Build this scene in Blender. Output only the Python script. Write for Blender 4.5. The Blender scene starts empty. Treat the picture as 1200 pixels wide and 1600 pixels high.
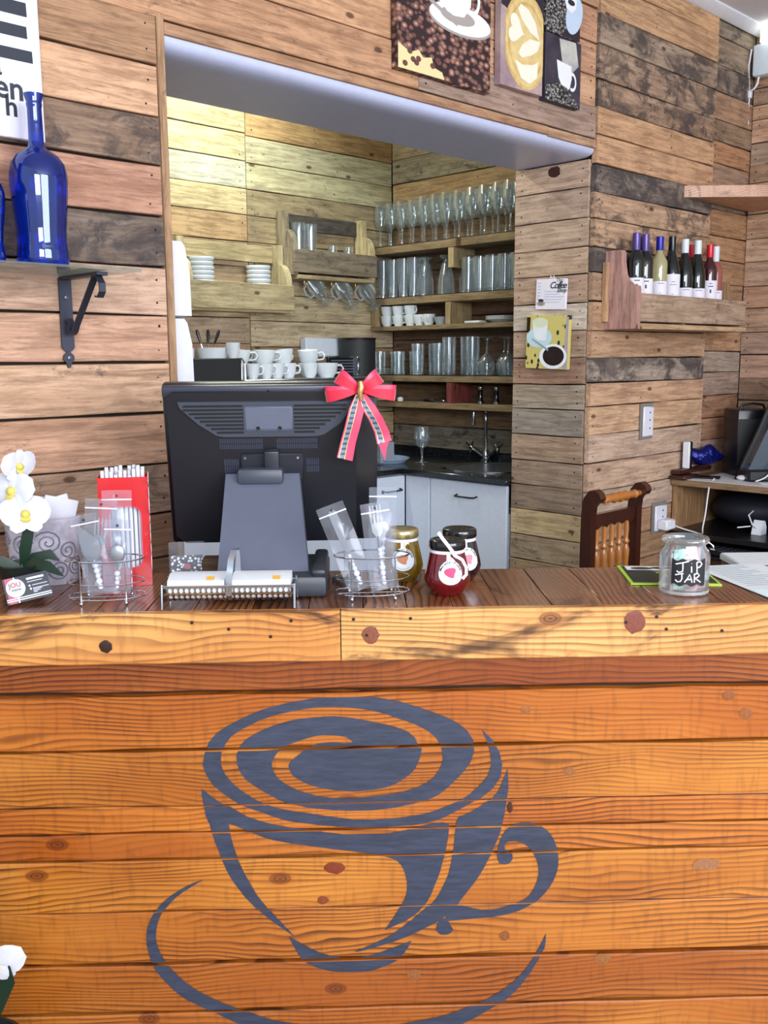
import bpy, bmesh, math, random
from mathutils import Matrix, Vector, Euler
random.seed(7)
R = math.radians
sc = bpy.context.scene
COL = sc.collection

# ---------------------------------------------------------------- camera
cam = bpy.data.cameras.new('camera'); cam_o = bpy.data.objects.new('camera', cam); COL.objects.link(cam_o)
cam.sensor_fit = 'VERTICAL'; cam.sensor_height = 32; cam.lens = 30; cam.clip_start = .05
cam_o.matrix_world = Matrix.Translation((0, 0, 1.48)) @ Matrix.Rotation(R(90 - 9.09), 4, 'X') @ Matrix.Rotation(-.0064, 4, 'Z')
sc.camera = cam_o
# ---------------------------------------------------------------- world, light, exposure
w = bpy.data.worlds.new('daylight'); sc.world = w; w.use_nodes = True
w.node_tree.nodes['Background'].inputs[0].default_value = (.80, .90, 1, 1)
w.node_tree.nodes['Background'].inputs[1].default_value = .75
def area(name, loc, target, sx, sy, power, col):
    l = bpy.data.lights.new(name, 'AREA'); l.shape = 'RECTANGLE'; l.size = sx; l.size_y = sy; l.energy = power; l.color = col
    o = bpy.data.objects.new(name, l); COL.objects.link(o); o.location = loc
    o.rotation_euler = (Vector(target) - Vector(loc)).to_track_quat('-Z', 'Y').to_euler(); return o
area('shopfront_window_light', (2.5, -1.3, 2.0), (.1, 2.6, 1.35), 2.4, 1.9, 122, (.93, .96, 1))
area('side_window_light', (.5, -2.6, 2.4), (.3, 4.0, 1.5), 1.8, 1.1, 92, (.88, .94, 1))
sc.view_settings.view_transform = 'Standard'; sc.view_settings.look = 'None'
sc.view_settings.exposure = .5; sc.view_settings.gamma = 1; sc.view_settings.use_curve_mapping = False
sc.cycles.transparent_max_bounces = 32; sc.cycles.max_bounces = 10; sc.cycles.use_denoising = True

# ---------------------------------------------------------------- frames
A = R(44.4)
U = Vector((math.cos(A), math.sin(A), 0)); V = Vector((-math.sin(A), math.cos(A), 0)); J = Vector((.835, 4.0, 0))
MW = Matrix(((U.x, V.x, 0, J.x), (U.y, V.y, 0, J.y), (0, 0, 1, 0), (0, 0, 0, 1)))      # wall frame: x along wall, y into the wall
MC = Matrix.Translation((0, 1.797, 1.0)) @ Matrix.Rotation(R(1.8), 4, 'Z')              # counter frame: origin at front top edge
T = lambda x, y, z: Matrix.Translation((x, y, z))
RZ = lambda a: Matrix.Rotation(R(a), 4, 'Z')
RX = lambda a: Matrix.Rotation(R(a), 4, 'X')
RY = lambda a: Matrix.Rotation(R(a), 4, 'Y')

# ---------------------------------------------------------------- colour + materials
def lin(c): return tuple((x / 255 / 12.92) if x / 255 <= .04045 else ((x / 255 + .055) / 1.055) ** 2.4 for x in c[:3])
def c4(*c): return (*lin(c), 1)
class NT:
    def __init__(s, name):
        s.m = bpy.data.materials.new(name); s.m.use_nodes = True; s.t = s.m.node_tree
        s.b = s.t.nodes['Principled BSDF']; s.out = s.t.nodes['Material Output']
    def n(s, typ, **kw):
        nd = s.t.nodes.new('ShaderNode' + typ)
        for k, v in kw.items(): setattr(nd, k, v)
        return nd
    def put(s, sock, v):
        if hasattr(v, 'is_linked') or isinstance(v, bpy.types.NodeSocket): s.t.links.new(v, sock)
        else: sock.default_value = v
    def math(s, op, a, b=0.0, c=0.0, clamp=False):
        nd = s.n('Math', operation=op, use_clamp=clamp)
        for i, x in enumerate((a, b, c)): s.put(nd.inputs[i], x)
        return nd.outputs[0]
    def vm(s, op, a, b=None):
        nd = s.n('VectorMath', operation=op); s.put(nd.inputs[0], a)
        if b is not None: s.put(nd.inputs[3] if op == 'SCALE' else nd.inputs[1], b)
        return nd.outputs[0]
    def noise(s, vec, scale=1, detail=5, rough=.6, dist=0):
        nd = s.n('TexNoise'); s.put(nd.inputs['Vector'], vec)
        nd.inputs['Scale'].default_value = scale; nd.inputs['Detail'].default_value = detail
        nd.inputs['Roughness'].default_value = rough; nd.inputs['Distortion'].default_value = dist
        return nd.outputs[0]
    def rng(s, v, a, b, c=0, d=1):
        nd = s.n('MapRange', interpolation_type='SMOOTHSTEP'); s.put(nd.inputs[0], v)
        for i, x in zip((1, 2, 3, 4), (a, b, c, d)): s.put(nd.inputs[i], x)
        return nd.outputs[0]
    def mix(s, f, a, b, blend='MIX'):
        nd = s.n('Mix', data_type='RGBA', blend_type=blend); s.put(nd.inputs[0], f)
        s.put(nd.inputs[6], a); s.put(nd.inputs[7], b); return nd.outputs[2]
    def bump(s, h, strength=.3, dist=.002):
        nd = s.n('Bump'); nd.inputs['Strength'].default_value = strength; nd.inputs['Distance'].default_value = dist
        s.put(nd.inputs['Height'], h); s.t.links.new(nd.outputs[0], s.b.inputs['Normal'])
MATS = {}
def plain(name, rgb, rough=.5, metal=0, coat=0, emit=0, spec=.5):
    if name in MATS: return MATS[name]
    k = NT(name); b = k.b; c = c4(*rgb)
    tc = k.n('TexCoord'); nz = k.noise(tc.outputs['Object'], 35, 3)
    k.put(b.inputs['Base Color'], k.mix(k.rng(nz, .3, .7, 0, .22), c, tuple(x * .8 for x in c[:3]) + (1,)))
    b.inputs['Roughness'].default_value = rough; b.inputs['Metallic'].default_value = metal; b.inputs['Coat Weight'].default_value = coat
    b.inputs['Specular IOR Level'].default_value = spec
    if emit: b.inputs['Emission Color'].default_value = c; b.inputs['Emission Strength'].default_value = emit
    MATS[name] = k.m; return k.m
def axis_vec(k, vec, axis, along, across):
    s = [across] * 3; s['XYZ'.index(axis)] = along
    return k.vm('MULTIPLY', vec, tuple(s))
def flat2(k, vec, axis, along, across):
    sp = k.n('SeparateXYZ'); k.put(sp.inputs[0], vec); cb = k.n('CombineXYZ')
    a, b = {'X': (0, 2), 'Y': (1, 0), 'Z': (2, 0)}[axis]
    k.put(cb.inputs[0], k.math('MULTIPLY', sp.outputs[a], along)); k.put(cb.inputs[1], k.math('MULTIPLY', sp.outputs[b], across)); return cb.outputs[0]
def pallet(axis='X', rgb=None, gloss=.75, name='pallet_wood'):
    key = name + axis
    if key in MATS: return MATS[key]
    k = NT(key); oi = k.n('ObjectInfo'); tc = k.n('TexCoord')
    vec = k.vm('ADD', tc.outputs['Object'], k.vm('SCALE', (3.1, 7.7, 5.3), oi.outputs['Random']))
    vec = k.vm('ADD', tc.outputs['Object'], k.vm('SCALE', k.vm('ADD', (0, 0, 0), (31.0, 77.0, 53.0)), oi.outputs['Random']))
    base = oi.outputs['Color']; al = oi.outputs['Alpha']
    g = k.noise(axis_vec(k, vec, axis, 5, 60), 1, 9, .78, .5)
    g2 = k.noise(axis_vec(k, vec, axis, 1.2, 12), 1, 4, .6, .8)
    col = k.mix(k.rng(g, .36, .62), k.mix(1, base, (.52, .48, .46, 1), 'MULTIPLY'), k.mix(1, base, (1.14, 1.13, 1.12, 1), 'MULTIPLY'))
    col = k.mix(k.rng(g2, .45, .8, 0, .55), col, k.mix(1, base, (.70, .60, .52, 1), 'MULTIPLY'))
    blot = k.noise(vec, 9, 4, .6)
    col = k.mix(k.rng(blot, .45, .75, 0, .35), col, k.mix(1, base, (1.22, 1.20, 1.18, 1), 'MULTIPLY'))
    st = k.noise(axis_vec(k, vec, axis, 6, 10), 1, 6, .7, .6)
    thr = k.math('SUBTRACT', .70, k.math('MULTIPLY', al, .30))
    sf = k.rng(k.math('SUBTRACT', st, thr), -.03, .12, 0, .82)
    col = k.mix(sf, col, c4(58, 54, 58))
    col = k.mix(k.rng(blot, .52, .30, 0, .45), col, k.mix(1, base, (.66, .62, .60, 1), 'MULTIPLY'))
    st2 = k.noise(axis_vec(k, vec, axis, 14, 26), 1, 6, .75, .3)
    col = k.mix(k.rng(k.math('ADD', st2, k.math('MULTIPLY', al, .10)), .60, .74, 0, .55), col, c4(84, 72, 68))
    st3 = k.noise(axis_vec(k, vec, axis, 2.2, 60), 1, 4, .7)
    col = k.mix(k.rng(st3, .62, .72, 0, .5), col, c4(88, 62, 46))
    # knots
    vo = k.n('TexVoronoi'); vo.voronoi_dimensions = '2D'; k.put(vo.inputs['Vector'], flat2(k, vec, axis, 3.6, 7.5)); vo.inputs['Scale'].default_value = 1
    cr_ = k.n('SeparateColor'); k.t.links.new(vo.outputs['Color'], cr_.inputs[0])
    kn = k.math('MULTIPLY', k.rng(vo.outputs['Distance'], .04, .085, 1, 0), k.math('GREATER_THAN', cr_.outputs[0], .84))
    col = k.mix(k.math('MULTIPLY', kn, .8), col, c4(66, 38, 24))
    k.put(k.b.inputs['Base Color'], col); k.b.inputs['Roughness'].default_value = gloss
    k.b.inputs['Specular IOR Level'].default_value = .25
    k.bump(k.math('ADD', g, k.math('MULTIPLY', blot, .6)), .8, .003)
    MATS[key] = k.m; return k.m
def pine(name, axis, light, mid, dark, rough=.32, coat=.35, contrast=1.0, scale=1.0, burn=0.0):
    if name in MATS: return MATS[name]
    k = NT(name); oi = k.n('ObjectInfo'); tc = k.n('TexCoord')
    vec = k.vm('ADD', tc.outputs['Object'], k.vm('SCALE', k.vm('ADD', (0, 0, 0), (21.0, 57.0, 43.0)), oi.outputs['Random']))
    acr = {'X': (0, 14, 88), 'Y': (88, 0, 14), 'Z': (88, 14, 0)}[axis]
    dp = k.n('VectorMath', operation='DOT_PRODUCT'); k.put(dp.inputs[0], vec); dp.inputs[1].default_value = tuple(q * scale for q in acr)
    fld = k.noise(axis_vec(k, vec, axis, 1.5, 5.0 * scale), 1, 2.5, .5, .3)
    fld = k.math('ADD', dp.outputs['Value'], k.math('MULTIPLY', fld, 13.0))
    ring = k.math('FRACT', fld)
    ring = k.math('MULTIPLY', k.rng(ring, .25, .92), k.rng(ring, .92, 1.0, 1, 0))
    ring = k.math('MULTIPLY', ring, k.rng(k.noise(axis_vec(k, vec, axis, 2, 9), 1, 3), .3, .65, .25, 1))
    g = k.noise(axis_vec(k, vec, axis, 5, 110), 1, 5, .65)
    big = k.noise(axis_vec(k, vec, axis, 1.4, 4), 1, 3, .5)
    col = k.mix(k.rng(big, .33, .68), c4(*light), c4(*mid))
    col = k.mix(k.math('MULTIPLY', ring, .75 * contrast), col, c4(*dark))
    col = k.mix(k.rng(g, .35, .75, 0, .45), col, c4(*mid))
    saw = k.noise(axis_vec(k, vec, axis, 95, 16), 1, 2, .4)
    col = k.mix(k.rng(saw, .5, .75, 0, .22), col, c4(*dark))
    if burn:
        bn = k.noise(axis_vec(k, vec, axis, 3.2, 9), 1, 4, .6, 1.2)
        col = k.mix(k.rng(bn, .54, .68, 0, burn), col, c4(58, 28, 14))
    vo = k.n('TexVoronoi'); vo.voronoi_dimensions = '2D'; k.put(vo.inputs['Vector'], flat2(k, k.vm('ADD', vec, k.vm('SCALE', k.n('TexNoise').outputs['Color'], .0)), axis, 4.2, 7.4)); vo.inputs['Scale'].default_value = 1
    cr_ = k.n('SeparateColor'); k.t.links.new(vo.outputs['Color'], cr_.inputs[0])
    gate = k.math('GREATER_THAN', cr_.outputs[0], .74)
    d = vo.outputs['Distance']
    halo = k.math('MULTIPLY', k.rng(d, .05, .24, 1, 0), gate)
    col = k.mix(k.math('MULTIPLY', halo, .45), col, c4(*mid))
    kr = k.math('MULTIPLY', k.math('ADD', k.math('SINE', k.math('MULTIPLY', d, 160)), 1), .5)
    kn = k.math('MULTIPLY', k.rng(d, .07, .115, 1, 0), gate)
    col = k.mix(k.math('MULTIPLY', kn, k.math('ADD', k.math('MULTIPLY', kr, .35), .55)), col, c4(92, 40, 18))
    col = k.mix(1, col, oi.outputs['Color'], 'MULTIPLY')
    k.put(k.b.inputs['Base Color'], col); k.b.inputs['Roughness'].default_value = rough; k.b.inputs['Coat Weight'].default_value = coat
    k.b.inputs['Coat Roughness'].default_value = .22
    k.bump(k.math('ADD', ring, k.math('MULTIPLY', g, .7)), .16, .0015)
    MATS[name] = k.m; return k.m
def thin_glass(name, tint=(1, 1, 1), body=.0, body_col=(1, 1, 1), blend=.35, rough=.03, gl=(1, 1, 1)):
    if name in MATS: return MATS[name]
    k = NT(name); tr = k.n('BsdfTransparent'); tr.inputs[0].default_value = (*tint, 1)
    g = k.n('BsdfGlossy'); g.inputs['Roughness'].default_value = rough; g.inputs[0].default_value = (*gl, 1)
    lw = k.n('LayerWeight'); lw.inputs[0].default_value = blend
    m1 = k.n('MixShader'); k.put(m1.inputs[0], k.math('ADD', k.math('MULTIPLY', lw.outputs['Facing'], .8), .05, clamp=True))
    k.t.links.new(tr.outputs[0], m1.inputs[1]); k.t.links.new(g.outputs[0], m1.inputs[2]); last = m1
    if body:
        nz = k.noise(k.n('TexCoord').outputs['Object'], 60, 2)
        df = k.n('BsdfDiffuse'); df.inputs[0].default_value = (*body_col, 1)
        m2 = k.n('MixShader'); k.put(m2.inputs[0], k.math('MULTIPLY', k.math('ADD', nz, .5), body)); k.t.links.new(last.outputs[0], m2.inputs[1]); k.t.links.new(df.outputs[0], m2.inputs[2]); last = m2
    k.t.links.new(last.outputs[0], k.out.inputs[0]); k.t.nodes.remove(k.b)
    MATS[name] = k.m; return k.m
GLASS = lambda: thin_glass('clear_glass', (.93, .96, .97), .05, (.75, .86, .95), .32, .04)
BAG = lambda: thin_glass('clear_plastic_film', (.95, .96, .98), .06, (.82, .84, .93), .12, .12, (.5, .5, .56))

# ---------------------------------------------------------------- mesh builder
class MB:
    def __init__(s): s.v = []; s.f = []; s.m = []
    def add(s, vs, fs, mat=0):
        o = len(s.v); s.v += [tuple(x) for x in vs]; s.f += [tuple(i + o for i in f) for f in fs]; s.m += [mat] * len(fs); return s
    def box(s, x0, x1, y0, y1, z0, z1, b=0, mat=0, seg=1, M=None):
        bm = bmesh.new(); bmesh.ops.create_cube(bm, size=1)
        for v in bm.verts: v.co = ((x0 + x1) / 2 + v.co.x * (x1 - x0), (y0 + y1) / 2 + v.co.y * (y1 - y0), (z0 + z1) / 2 + v.co.z * (z1 - z0))
        if b: bmesh.ops.bevel(bm, geom=bm.edges[:], offset=b, segments=seg, affect='EDGES', profile=.5)
        return s.frombm(bm, mat, M)
    def frombm(s, bm, mat=0, M=None):
        bm.verts.index_update(); vs = [(M @ v.co) if M else v.co.copy() for v in bm.verts]
        s.add(vs, [[v.index for v in f.verts] for f in bm.faces], mat); bm.free(); return s
    def lathe(s, prof, n=20, c=(0, 0, 0), mat=0, M=None, cap=True, sx=1, sy=1):
        vs = []; fs = []
        for r, z in prof:
            for i in range(n):
                a = 2 * math.pi * i / n; vs.append(Vector((c[0] + r * math.cos(a) * sx, c[1] + r * math.sin(a) * sy, c[2] + z)))
        for j in range(len(prof) - 1):
            for i in range(n): fs.append((j * n + i, j * n + (i + 1) % n, (j + 1) * n + (i + 1) % n, (j + 1) * n + i))
        if cap:
            if prof[0][0] > 1e-5: fs.append(tuple(range(n - 1, -1, -1)))
            if prof[-1][0] > 1e-5: fs.append(tuple((len(prof) - 1) * n + i for i in range(n)))
        if M: vs = [M @ v for v in vs]
        return s.add(vs, fs, mat)
    def tube(s, pts, r, n=8, closed=False, mat=0, M=None):
        P = [Vector(p) for p in pts]; L = len(P); rr = r if hasattr(r, '__len__') else [r] * L
        up = None; vs = []; fs = []
        for i, p in enumerate(P):
            a = P[(i - 1) % L] if (closed or i) else p; b = P[(i + 1) % L] if (closed or i < L - 1) else p
            t = (b - a).normalized()
            if up is None: up = Vector((0, 0, 1)) if abs(t.z) < .9 else Vector((1, 0, 0))
            x = t.cross(up)
            if x.length < 1e-4: x = t.orthogonal()
            x.normalize(); y = x.cross(t); up = y
            for k in range(n):
                q = 2 * math.pi * k / n; vs.append(p + (x * math.cos(q) + y * math.sin(q)) * rr[i])
        for j in range(L if closed else L - 1):
            j2 = (j + 1) % L
            for k in range(n): fs.append((j * n + k, j * n + (k + 1) % n, j2 * n + (k + 1) % n, j2 * n + k))
        if not closed: fs.append(tuple(range(n - 1, -1, -1))); fs.append(tuple((L - 1) * n + k for k in range(n)))
        if M: vs = [M @ v for v in vs]
        return s.add(vs, fs, mat)
    def prism(s, poly, d0, d1, plane='XZ', mat=0, M=None):
        def pt(a, b, d): return Vector({'XZ': (a, d, b), 'XY': (a, b, d), 'YZ': (d, a, b)}[plane])
        n = len(poly); vs = [pt(a, b, d0) for a, b in poly] + [pt(a, b, d1) for a, b in poly]
        fs = [tuple(range(n)), tuple(range(2 * n - 1, n - 1, -1))] + [(i, n + i, n + (i + 1) % n, (i + 1) % n) for i in range(n)]
        if M: vs = [M @ v for v in vs]
        return s.add(vs, fs, mat)
    def flat(s, poly, y, mat=0):                    # a printed patch facing -y
        return s.add([(a, y, b) for a, b in poly], [tuple(range(len(poly)))], mat)
    def sphere(s, c, r, n=12, mat=0, sx=1, sy=1, sz=1, M=None):
        m = max(5, n // 2 + 1)
        pr = [(max(1e-6, math.sin(math.pi * i / m)) * r, -math.cos(math.pi * i / m) * r * sz) for i in range(m + 1)]
        return s.lathe(pr, n, c, mat, M, False, sx, sy)
    def grid(s, P, mat=0, thick=0):                  # P[i][j] points
        a = len(P); b = len(P[0]); vs = [p for row in P for p in row]
        return s.add(vs, [(i * b + j, i * b + j + 1, (i + 1) * b + j + 1, (i + 1) * b + j) for i in range(a - 1) for j in range(b - 1)], mat)
    def build(s, name, mats, parent=None, M=None, color=None, label=None, sharp=38, fix=True):
        me = bpy.data.meshes.new(name); me.from_pydata([tuple(v) for v in s.v], [], s.f)
        if not isinstance(mats, (list, tuple)): mats = [mats]
        for m in mats: me.materials.append(m)
        me.polygons.foreach_set('material_index', s.m)
        if fix:
            bm = bmesh.new(); bm.from_mesh(me); bmesh.ops.recalc_face_normals(bm, faces=bm.faces[:]); bm.to_mesh(me); bm.free()
        me.polygons.foreach_set('use_smooth', [True] * len(me.polygons)); me.set_sharp_from_angle(angle=R(sharp))
        o = bpy.data.objects.new(name, me); COL.objects.link(o)
        if parent: o.parent = parent
        if M: o.matrix_local = M
        if color and mats[0].name.startswith('pallet_wood'): lum = .3 * color[0] + .55 * color[1] + .15 * color[2]; color = (*[min(255, (q * .74 + lum * .26) * 1.05) for q in color[:3]], color[3])
        if color: o.color = (*lin(color), color[3] if len(color) > 3 else 0)
        if label: o['label'] = label
        return o
def tag(o, label, cat=None, group=None, kind=None):
    o['label'] = label
    if cat: o['category'] = cat
    if group: o['group'] = group
    if kind: o['kind'] = kind
    return o
def thing(name, label, cat, M, group=None):
    o = bpy.data.objects.new(name, None); o.empty_display_size = .05; COL.objects.link(o); o.matrix_world = M
    return tag(o, label, cat, group)
def copy_tree(o, M=None, parent=None, label=None):
    c = o.copy(); COL.objects.link(c); c.parent = parent
    if M is not None: c.matrix_world = M
    if label: c['label'] = label
    for ch in [x for x in o.children]: copy_tree(ch, None, c)
    return c
def ell(cx, cz, rx, rz, n=24, a0=0, a1=360):
    return [(cx + rx * math.cos(R(a0 + (a1 - a0) * i / n)), cz + rz * math.sin(R(a0 + (a1 - a0) * i / n))) for i in range(n if a1 - a0 == 360 else n + 1)]
def text(name, body, size, m, parent, M, align='LEFT', shear=0, extr=.0003, spacing=1, bold=0):
    cu = bpy.data.curves.new('t', 'FONT'); cu.body = body; cu.size = size; cu.align_x = align; cu.shear = shear; cu.extrude = extr
    cu.space_character = spacing; cu.offset = bold; cu.resolution_u = 3
    tmp = bpy.data.objects.new('t', cu); me = bpy.data.meshes.new_from_object(tmp); bpy.data.objects.remove(tmp); bpy.data.curves.remove(cu)
    me.name = name; me.materials.clear(); me.materials.append(m)
    o = bpy.data.objects.new(name, me); COL.objects.link(o); o.parent = parent; o.matrix_local = M; return o
UP = Matrix(((1, 0, 0, 0), (0, 0, -1, 0), (0, 1, 0, 0), (0, 0, 0, 1)))           # text standing upright, read from -y

# ---------------------------------------------------------------- planks
def plank_mesh(L, Hh, th, seg=8, wob=.0012, ch=.002, nails=True, skew=0.0, rnd=random):
    mb = MB(); vs = []; fs = []
    for i in range(seg + 1):
        x = -L / 2 + L * i / seg; a = rnd.uniform(-wob, wob); b = rnd.uniform(-wob, wob); sk = skew * (i / seg - .5)
        z0 = -Hh / 2 + a + sk; z1 = Hh / 2 + b + sk; e = rnd.uniform(-.0006, .0006)
        vs += [(x, th, z0), (x, ch + e, z0), (x, e, z0 + ch), (x, e, z1 - ch), (x, ch + e, z1), (x, th, z1)]
    for i in range(seg):
        for k in range(6): fs.append((i * 6 + k, i * 6 + (k + 1) % 6, (i + 1) * 6 + (k + 1) % 6, (i + 1) * 6 + k))
    fs.append((0, 1, 2, 3, 4, 5)); fs.append(tuple(seg * 6 + k for k in (5, 4, 3, 2, 1, 0)))
    mb.add(vs, fs, 0)
    if nails:
        xs = [-L / 2 + .03, L / 2 - .03] + ([rnd.uniform(-.1, .1)] if L > .7 else [])
        for x in xs:
            for z in (-Hh * .25, Hh * .25):
                x2 = x + rnd.uniform(-.006, .006); z2 = z + rnd.uniform(-.008, .008); r = rnd.uniform(.0022, .0042)
                mb.add([(x2 + r * math.cos(i * math.pi / 3), -.0012, z2 + r * math.sin(i * math.pi / 3)) for i in range(6)], [(0, 1, 2, 3, 4, 5)], 1)
    return mb
NAIL = lambda: plain('rusty_nail', (34, 26, 24), .6, .3)
TANS = [(196, 150, 114, .12), (186, 138, 104, .2), (172, 132, 102, .35), (204, 158, 118, .05), (160, 126, 100, .5), (190, 146, 118, .25), (178, 128, 92, .15), (150, 124, 106, .6)]
def planks(parent, x0, x1, zs, y, th=.02, cols=None, rot=None, gap=.004, jit=.004, wob=.0014, pal=TANS, rough=True, skew=.003):
    """rows of planks in the wall frame; rot None: along x facing -y; 'side': along y facing -x (x0,x1 are y values, y is the x of the face)"""
    for i in range(len(zs) - 1):
        z0, z1 = sorted((zs[i], zs[i + 1])); hh = z1 - z0 - gap; L = x1 - x0 - .003
        c = cols[i] if cols and i < len(cols) and cols[i] else random.choice(pal)
        dy = random.uniform(-jit, jit)
        mb = plank_mesh(L, hh, th, 8 if L > .4 else 4, wob, skew=random.uniform(-skew, skew))
        cx = (x0 + x1) / 2; cz = (z0 + z1) / 2
        M = T(cx, y + dy, cz) if rot is None else T(y + dy, cx, cz) @ RZ(-90)
        mb.build('plank', [pallet('X'), NAIL()], parent, M, c)
def structure(name, label, M, fill):
    mb = MB(); fill(mb); o = mb.build(name, STRUCT_MAT, None, M); o['kind'] = 'structure'; o['label'] = label; return o
STRUCT_MAT = plain('dark_batten_backing', (40, 30, 24), .9)

# ================================================================ SETTING
DK = 1.685; SK = .564; CEIL = 3.03
fl = NT('floor_screed'); fv = fl.n('TexCoord').outputs['Object']
fl.put(fl.b.inputs['Base Color'], fl.mix(fl.noise(fv, 3, 6), c4(150, 128, 108), c4(112, 92, 76))); fl.b.inputs['Roughness'].default_value = .45
o = MB().box(-4.6, 4.6, -3.2, 6.6, -.05, 0).build('floor', fl.m); tag(o, 'brown screed floor of the cafe', kind='structure')
white_plaster = plain('white_plaster', (226, 228, 236), .85)
o = MB().box(-4.2, 1.40, -4.4, 0, CEIL, CEIL + .05).build('ceiling', white_plaster, None, MW); tag(o, 'white painted ceiling of the cafe', kind='structure')
o = MB().box(-3.0, SK + .1, .02, DK + .1, CEIL - .03, CEIL + .05).build('ceiling_kitchen', white_plaster, None, MW); tag(o, 'white ceiling above the kitchen nook', kind='structure')
# cornice at the top of the right wall
o = MB().prism([(0, CEIL - .035), (-.012, CEIL - .035), (-.05, CEIL - .008), (-.05, CEIL), (0, CEIL)], -1.0, 1.355, 'YZ', 0, RZ(0)).build('trim_1', white_plaster, None, MW @ T(0, -.024, 0))
tag(o, 'white cornice where the right wall meets the ceiling', kind='structure')

# --- main wall left of the opening
XL = -1.967
wl = structure('wall_left', 'pallet plank wall left of the kitchen opening', MW, lambda mb: mb.box(-4.2, XL - .005, .0, .34, 0, CEIL))
zL = [2.348, 2.221, 2.093, 1.974, 1.847, 1.719, 1.595, 1.473, 1.34, 1.205, 1.072, .95, .83, .71]
cL = [(176, 128, 90, .3), (214, 160, 118, .02), (150, 118, 94, .62), (192, 134, 106, .0), (128, 108, 94, .75), (200, 156, 128, .12), (206, 152, 120, .0), (204, 156, 120, .34), (198, 144, 110, .14), (172, 134, 106, .42), (150, 104, 76, .2), (140, 98, 70, .2), (150, 110, 80, .2)]
planks(wl, -3.3, XL - .022, zL, -.022, cols=cL, gap=.006, th=.021, jit=.003, wob=.002)
# --- header above the opening
wh = structure('wall_header', 'pallet plank wall above the kitchen opening', MW, lambda mb: mb.box(-4.2, 0, .0, .34, 2.31, CEIL))
planks(wh, -3.3, -1.026, [2.332, 2.46], -.022, th=.021, cols=[(196, 140, 98, .34)])
planks(wh, -1.026, -.012, [2.332, 2.452], -.022, th=.021, cols=[(168, 136, 118, .16)])
planks(wh, -3.3, -1.10, [2.46, 2.583, 2.70, 2.82, 2.93, 3.02], -.022, th=.021, cols=[(212, 154, 108, .03), (190, 140, 96, .2)])
planks(wh, -1.10, -.012, [2.452, 2.565, 2.685, 2.81, 2.93, 3.02], -.022, th=.021, cols=[(206, 152, 112, .1), (200, 144, 108, .08), (198, 140, 104, .08), (190, 140, 100, .2)])
MB().box(-1.965, -.32, -.024, 0, 2.300, 2.330, .002).build('edge_strip', pallet('X'), wh, None, (182, 132, 94, .02))
MB().box(-.318, -.004, -.024, 0, 2.296, 2.328, .002).build('edge_strip', pallet('X'), wh, None, (196, 150, 112, .02))
# soffit beam, rounded front lip
sof = [(-.014, 2.30), (-.014, 2.292), (-.010, 2.282), (.000, 2.274), (.018, 2.268), (.045, 2.265), (.07, 2.264), (.36, 2.264), (.36, 2.32), (0, 2.32), (-.012, 2.305)]
o = MB().prism(sof, XL + .002, -.004, 'YZ').build('trim_2', plain('lavender_white_gloss_paint', (196, 202, 232), .35), None, MW); tag(o, 'smooth white painted soffit beam under the header', kind='structure')
o = MB().box(XL - .021, XL, -.028, .36, .55, 2.345, .002).build('trim_3', pallet('Z'), None, MW, (176, 132, 92, .02)); tag(o, 'narrow wooden edge strip on the left side of the opening', kind='structure')
# --- jamb (right reveal)
wj = structure('wall_jamb', 'pallet plank reveal on the right side of the opening', MW, lambda mb: mb.box(.012, .30, .012, .36, 0, 2.262))
zj = [2.262, 2.155, 2.036, 1.922, 1.815, 1.701, 1.59, 1.478, 1.366, 1.261, 1.148, 1.035, .926, .816, .701, .589, .47]
cj = [(206, 168, 140, .02), (190, 158, 134, .04), (192, 158, 132, .0), (196, 162, 132, .02), (178, 142, 116, .05), (204, 186, 170, .0), (184, 150, 124, .06), (170, 128, 102, .1), (168, 148, 126, .14), (150, 136, 122, .3), (172, 138, 110, .12), (160, 132, 108, .2), (148, 122, 100, .16), (206, 174, 122, .08), (178, 152, 116, .4), (170, 140, 100, .2)]
planks(wj, .002, .372, zj, -.008, th=.02, cols=cj, rot='side', jit=.002)
# burnt patch at the top of the reveal
kb = NT('scorched_wood'); kv = kb.n('TexCoord').outputs['Object']; kb.put(kb.b.inputs['Base Color'], kb.mix(kb.noise(kv, 60, 5), c4(30, 16, 14), c4(88, 44, 34))); kb.b.inputs['Roughness'].default_value = .8
MB().add([(-.0115, .170 + .03 * math.cos(i * .524) * random.uniform(.8, 1.2), 2.232 + .021 * math.sin(i * .524) * random.uniform(.8, 1.2)) for i in range(12)], [tuple(range(12))]).build('scorch_mark', kb.m, wj)
# --- main wall right of the opening
wr = structure('wall_right', 'weathered pallet plank wall right of the kitchen opening', MW, lambda mb: mb.box(.012, 1.40, .0, .34, 0, CEIL))
zA = [3.03, 2.92, 2.803, 2.688, 2.56, 2.456, 2.352, 2.24, 2.132, 2.03, 1.918, 1.819, 1.706, 1.588, 1.477, 1.374, 1.278, 1.158, 1.039, .917, .801, .69, .57, .45]
cA = [(206, 154, 104, .03), (200, 150, 104, .05), (168, 142, 118, .74), (176, 142, 114, .78), (170, 134, 106, .82), (206, 154, 108, .06), (204, 152, 108, .14), (140, 124, 112, 1.0), (196, 154, 118, .66), (196, 152, 114, .66), (130, 114, 102, 1.0), (176, 136, 104, .3), (188, 142, 104, .1), (190, 144, 106, .2), (166, 146, 130, .8), (202, 152, 114, .06), (210, 162, 120, .02), (202, 166, 140, .04), (200, 160, 130, .06), (196, 164, 140, .04), (186, 136, 98, .16), (176, 130, 90, .2), (170, 120, 84, .2)]
planks(wr, .0, .962, zA, -.024, th=.023, cols=cA, jit=.002, skew=.005)
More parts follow.
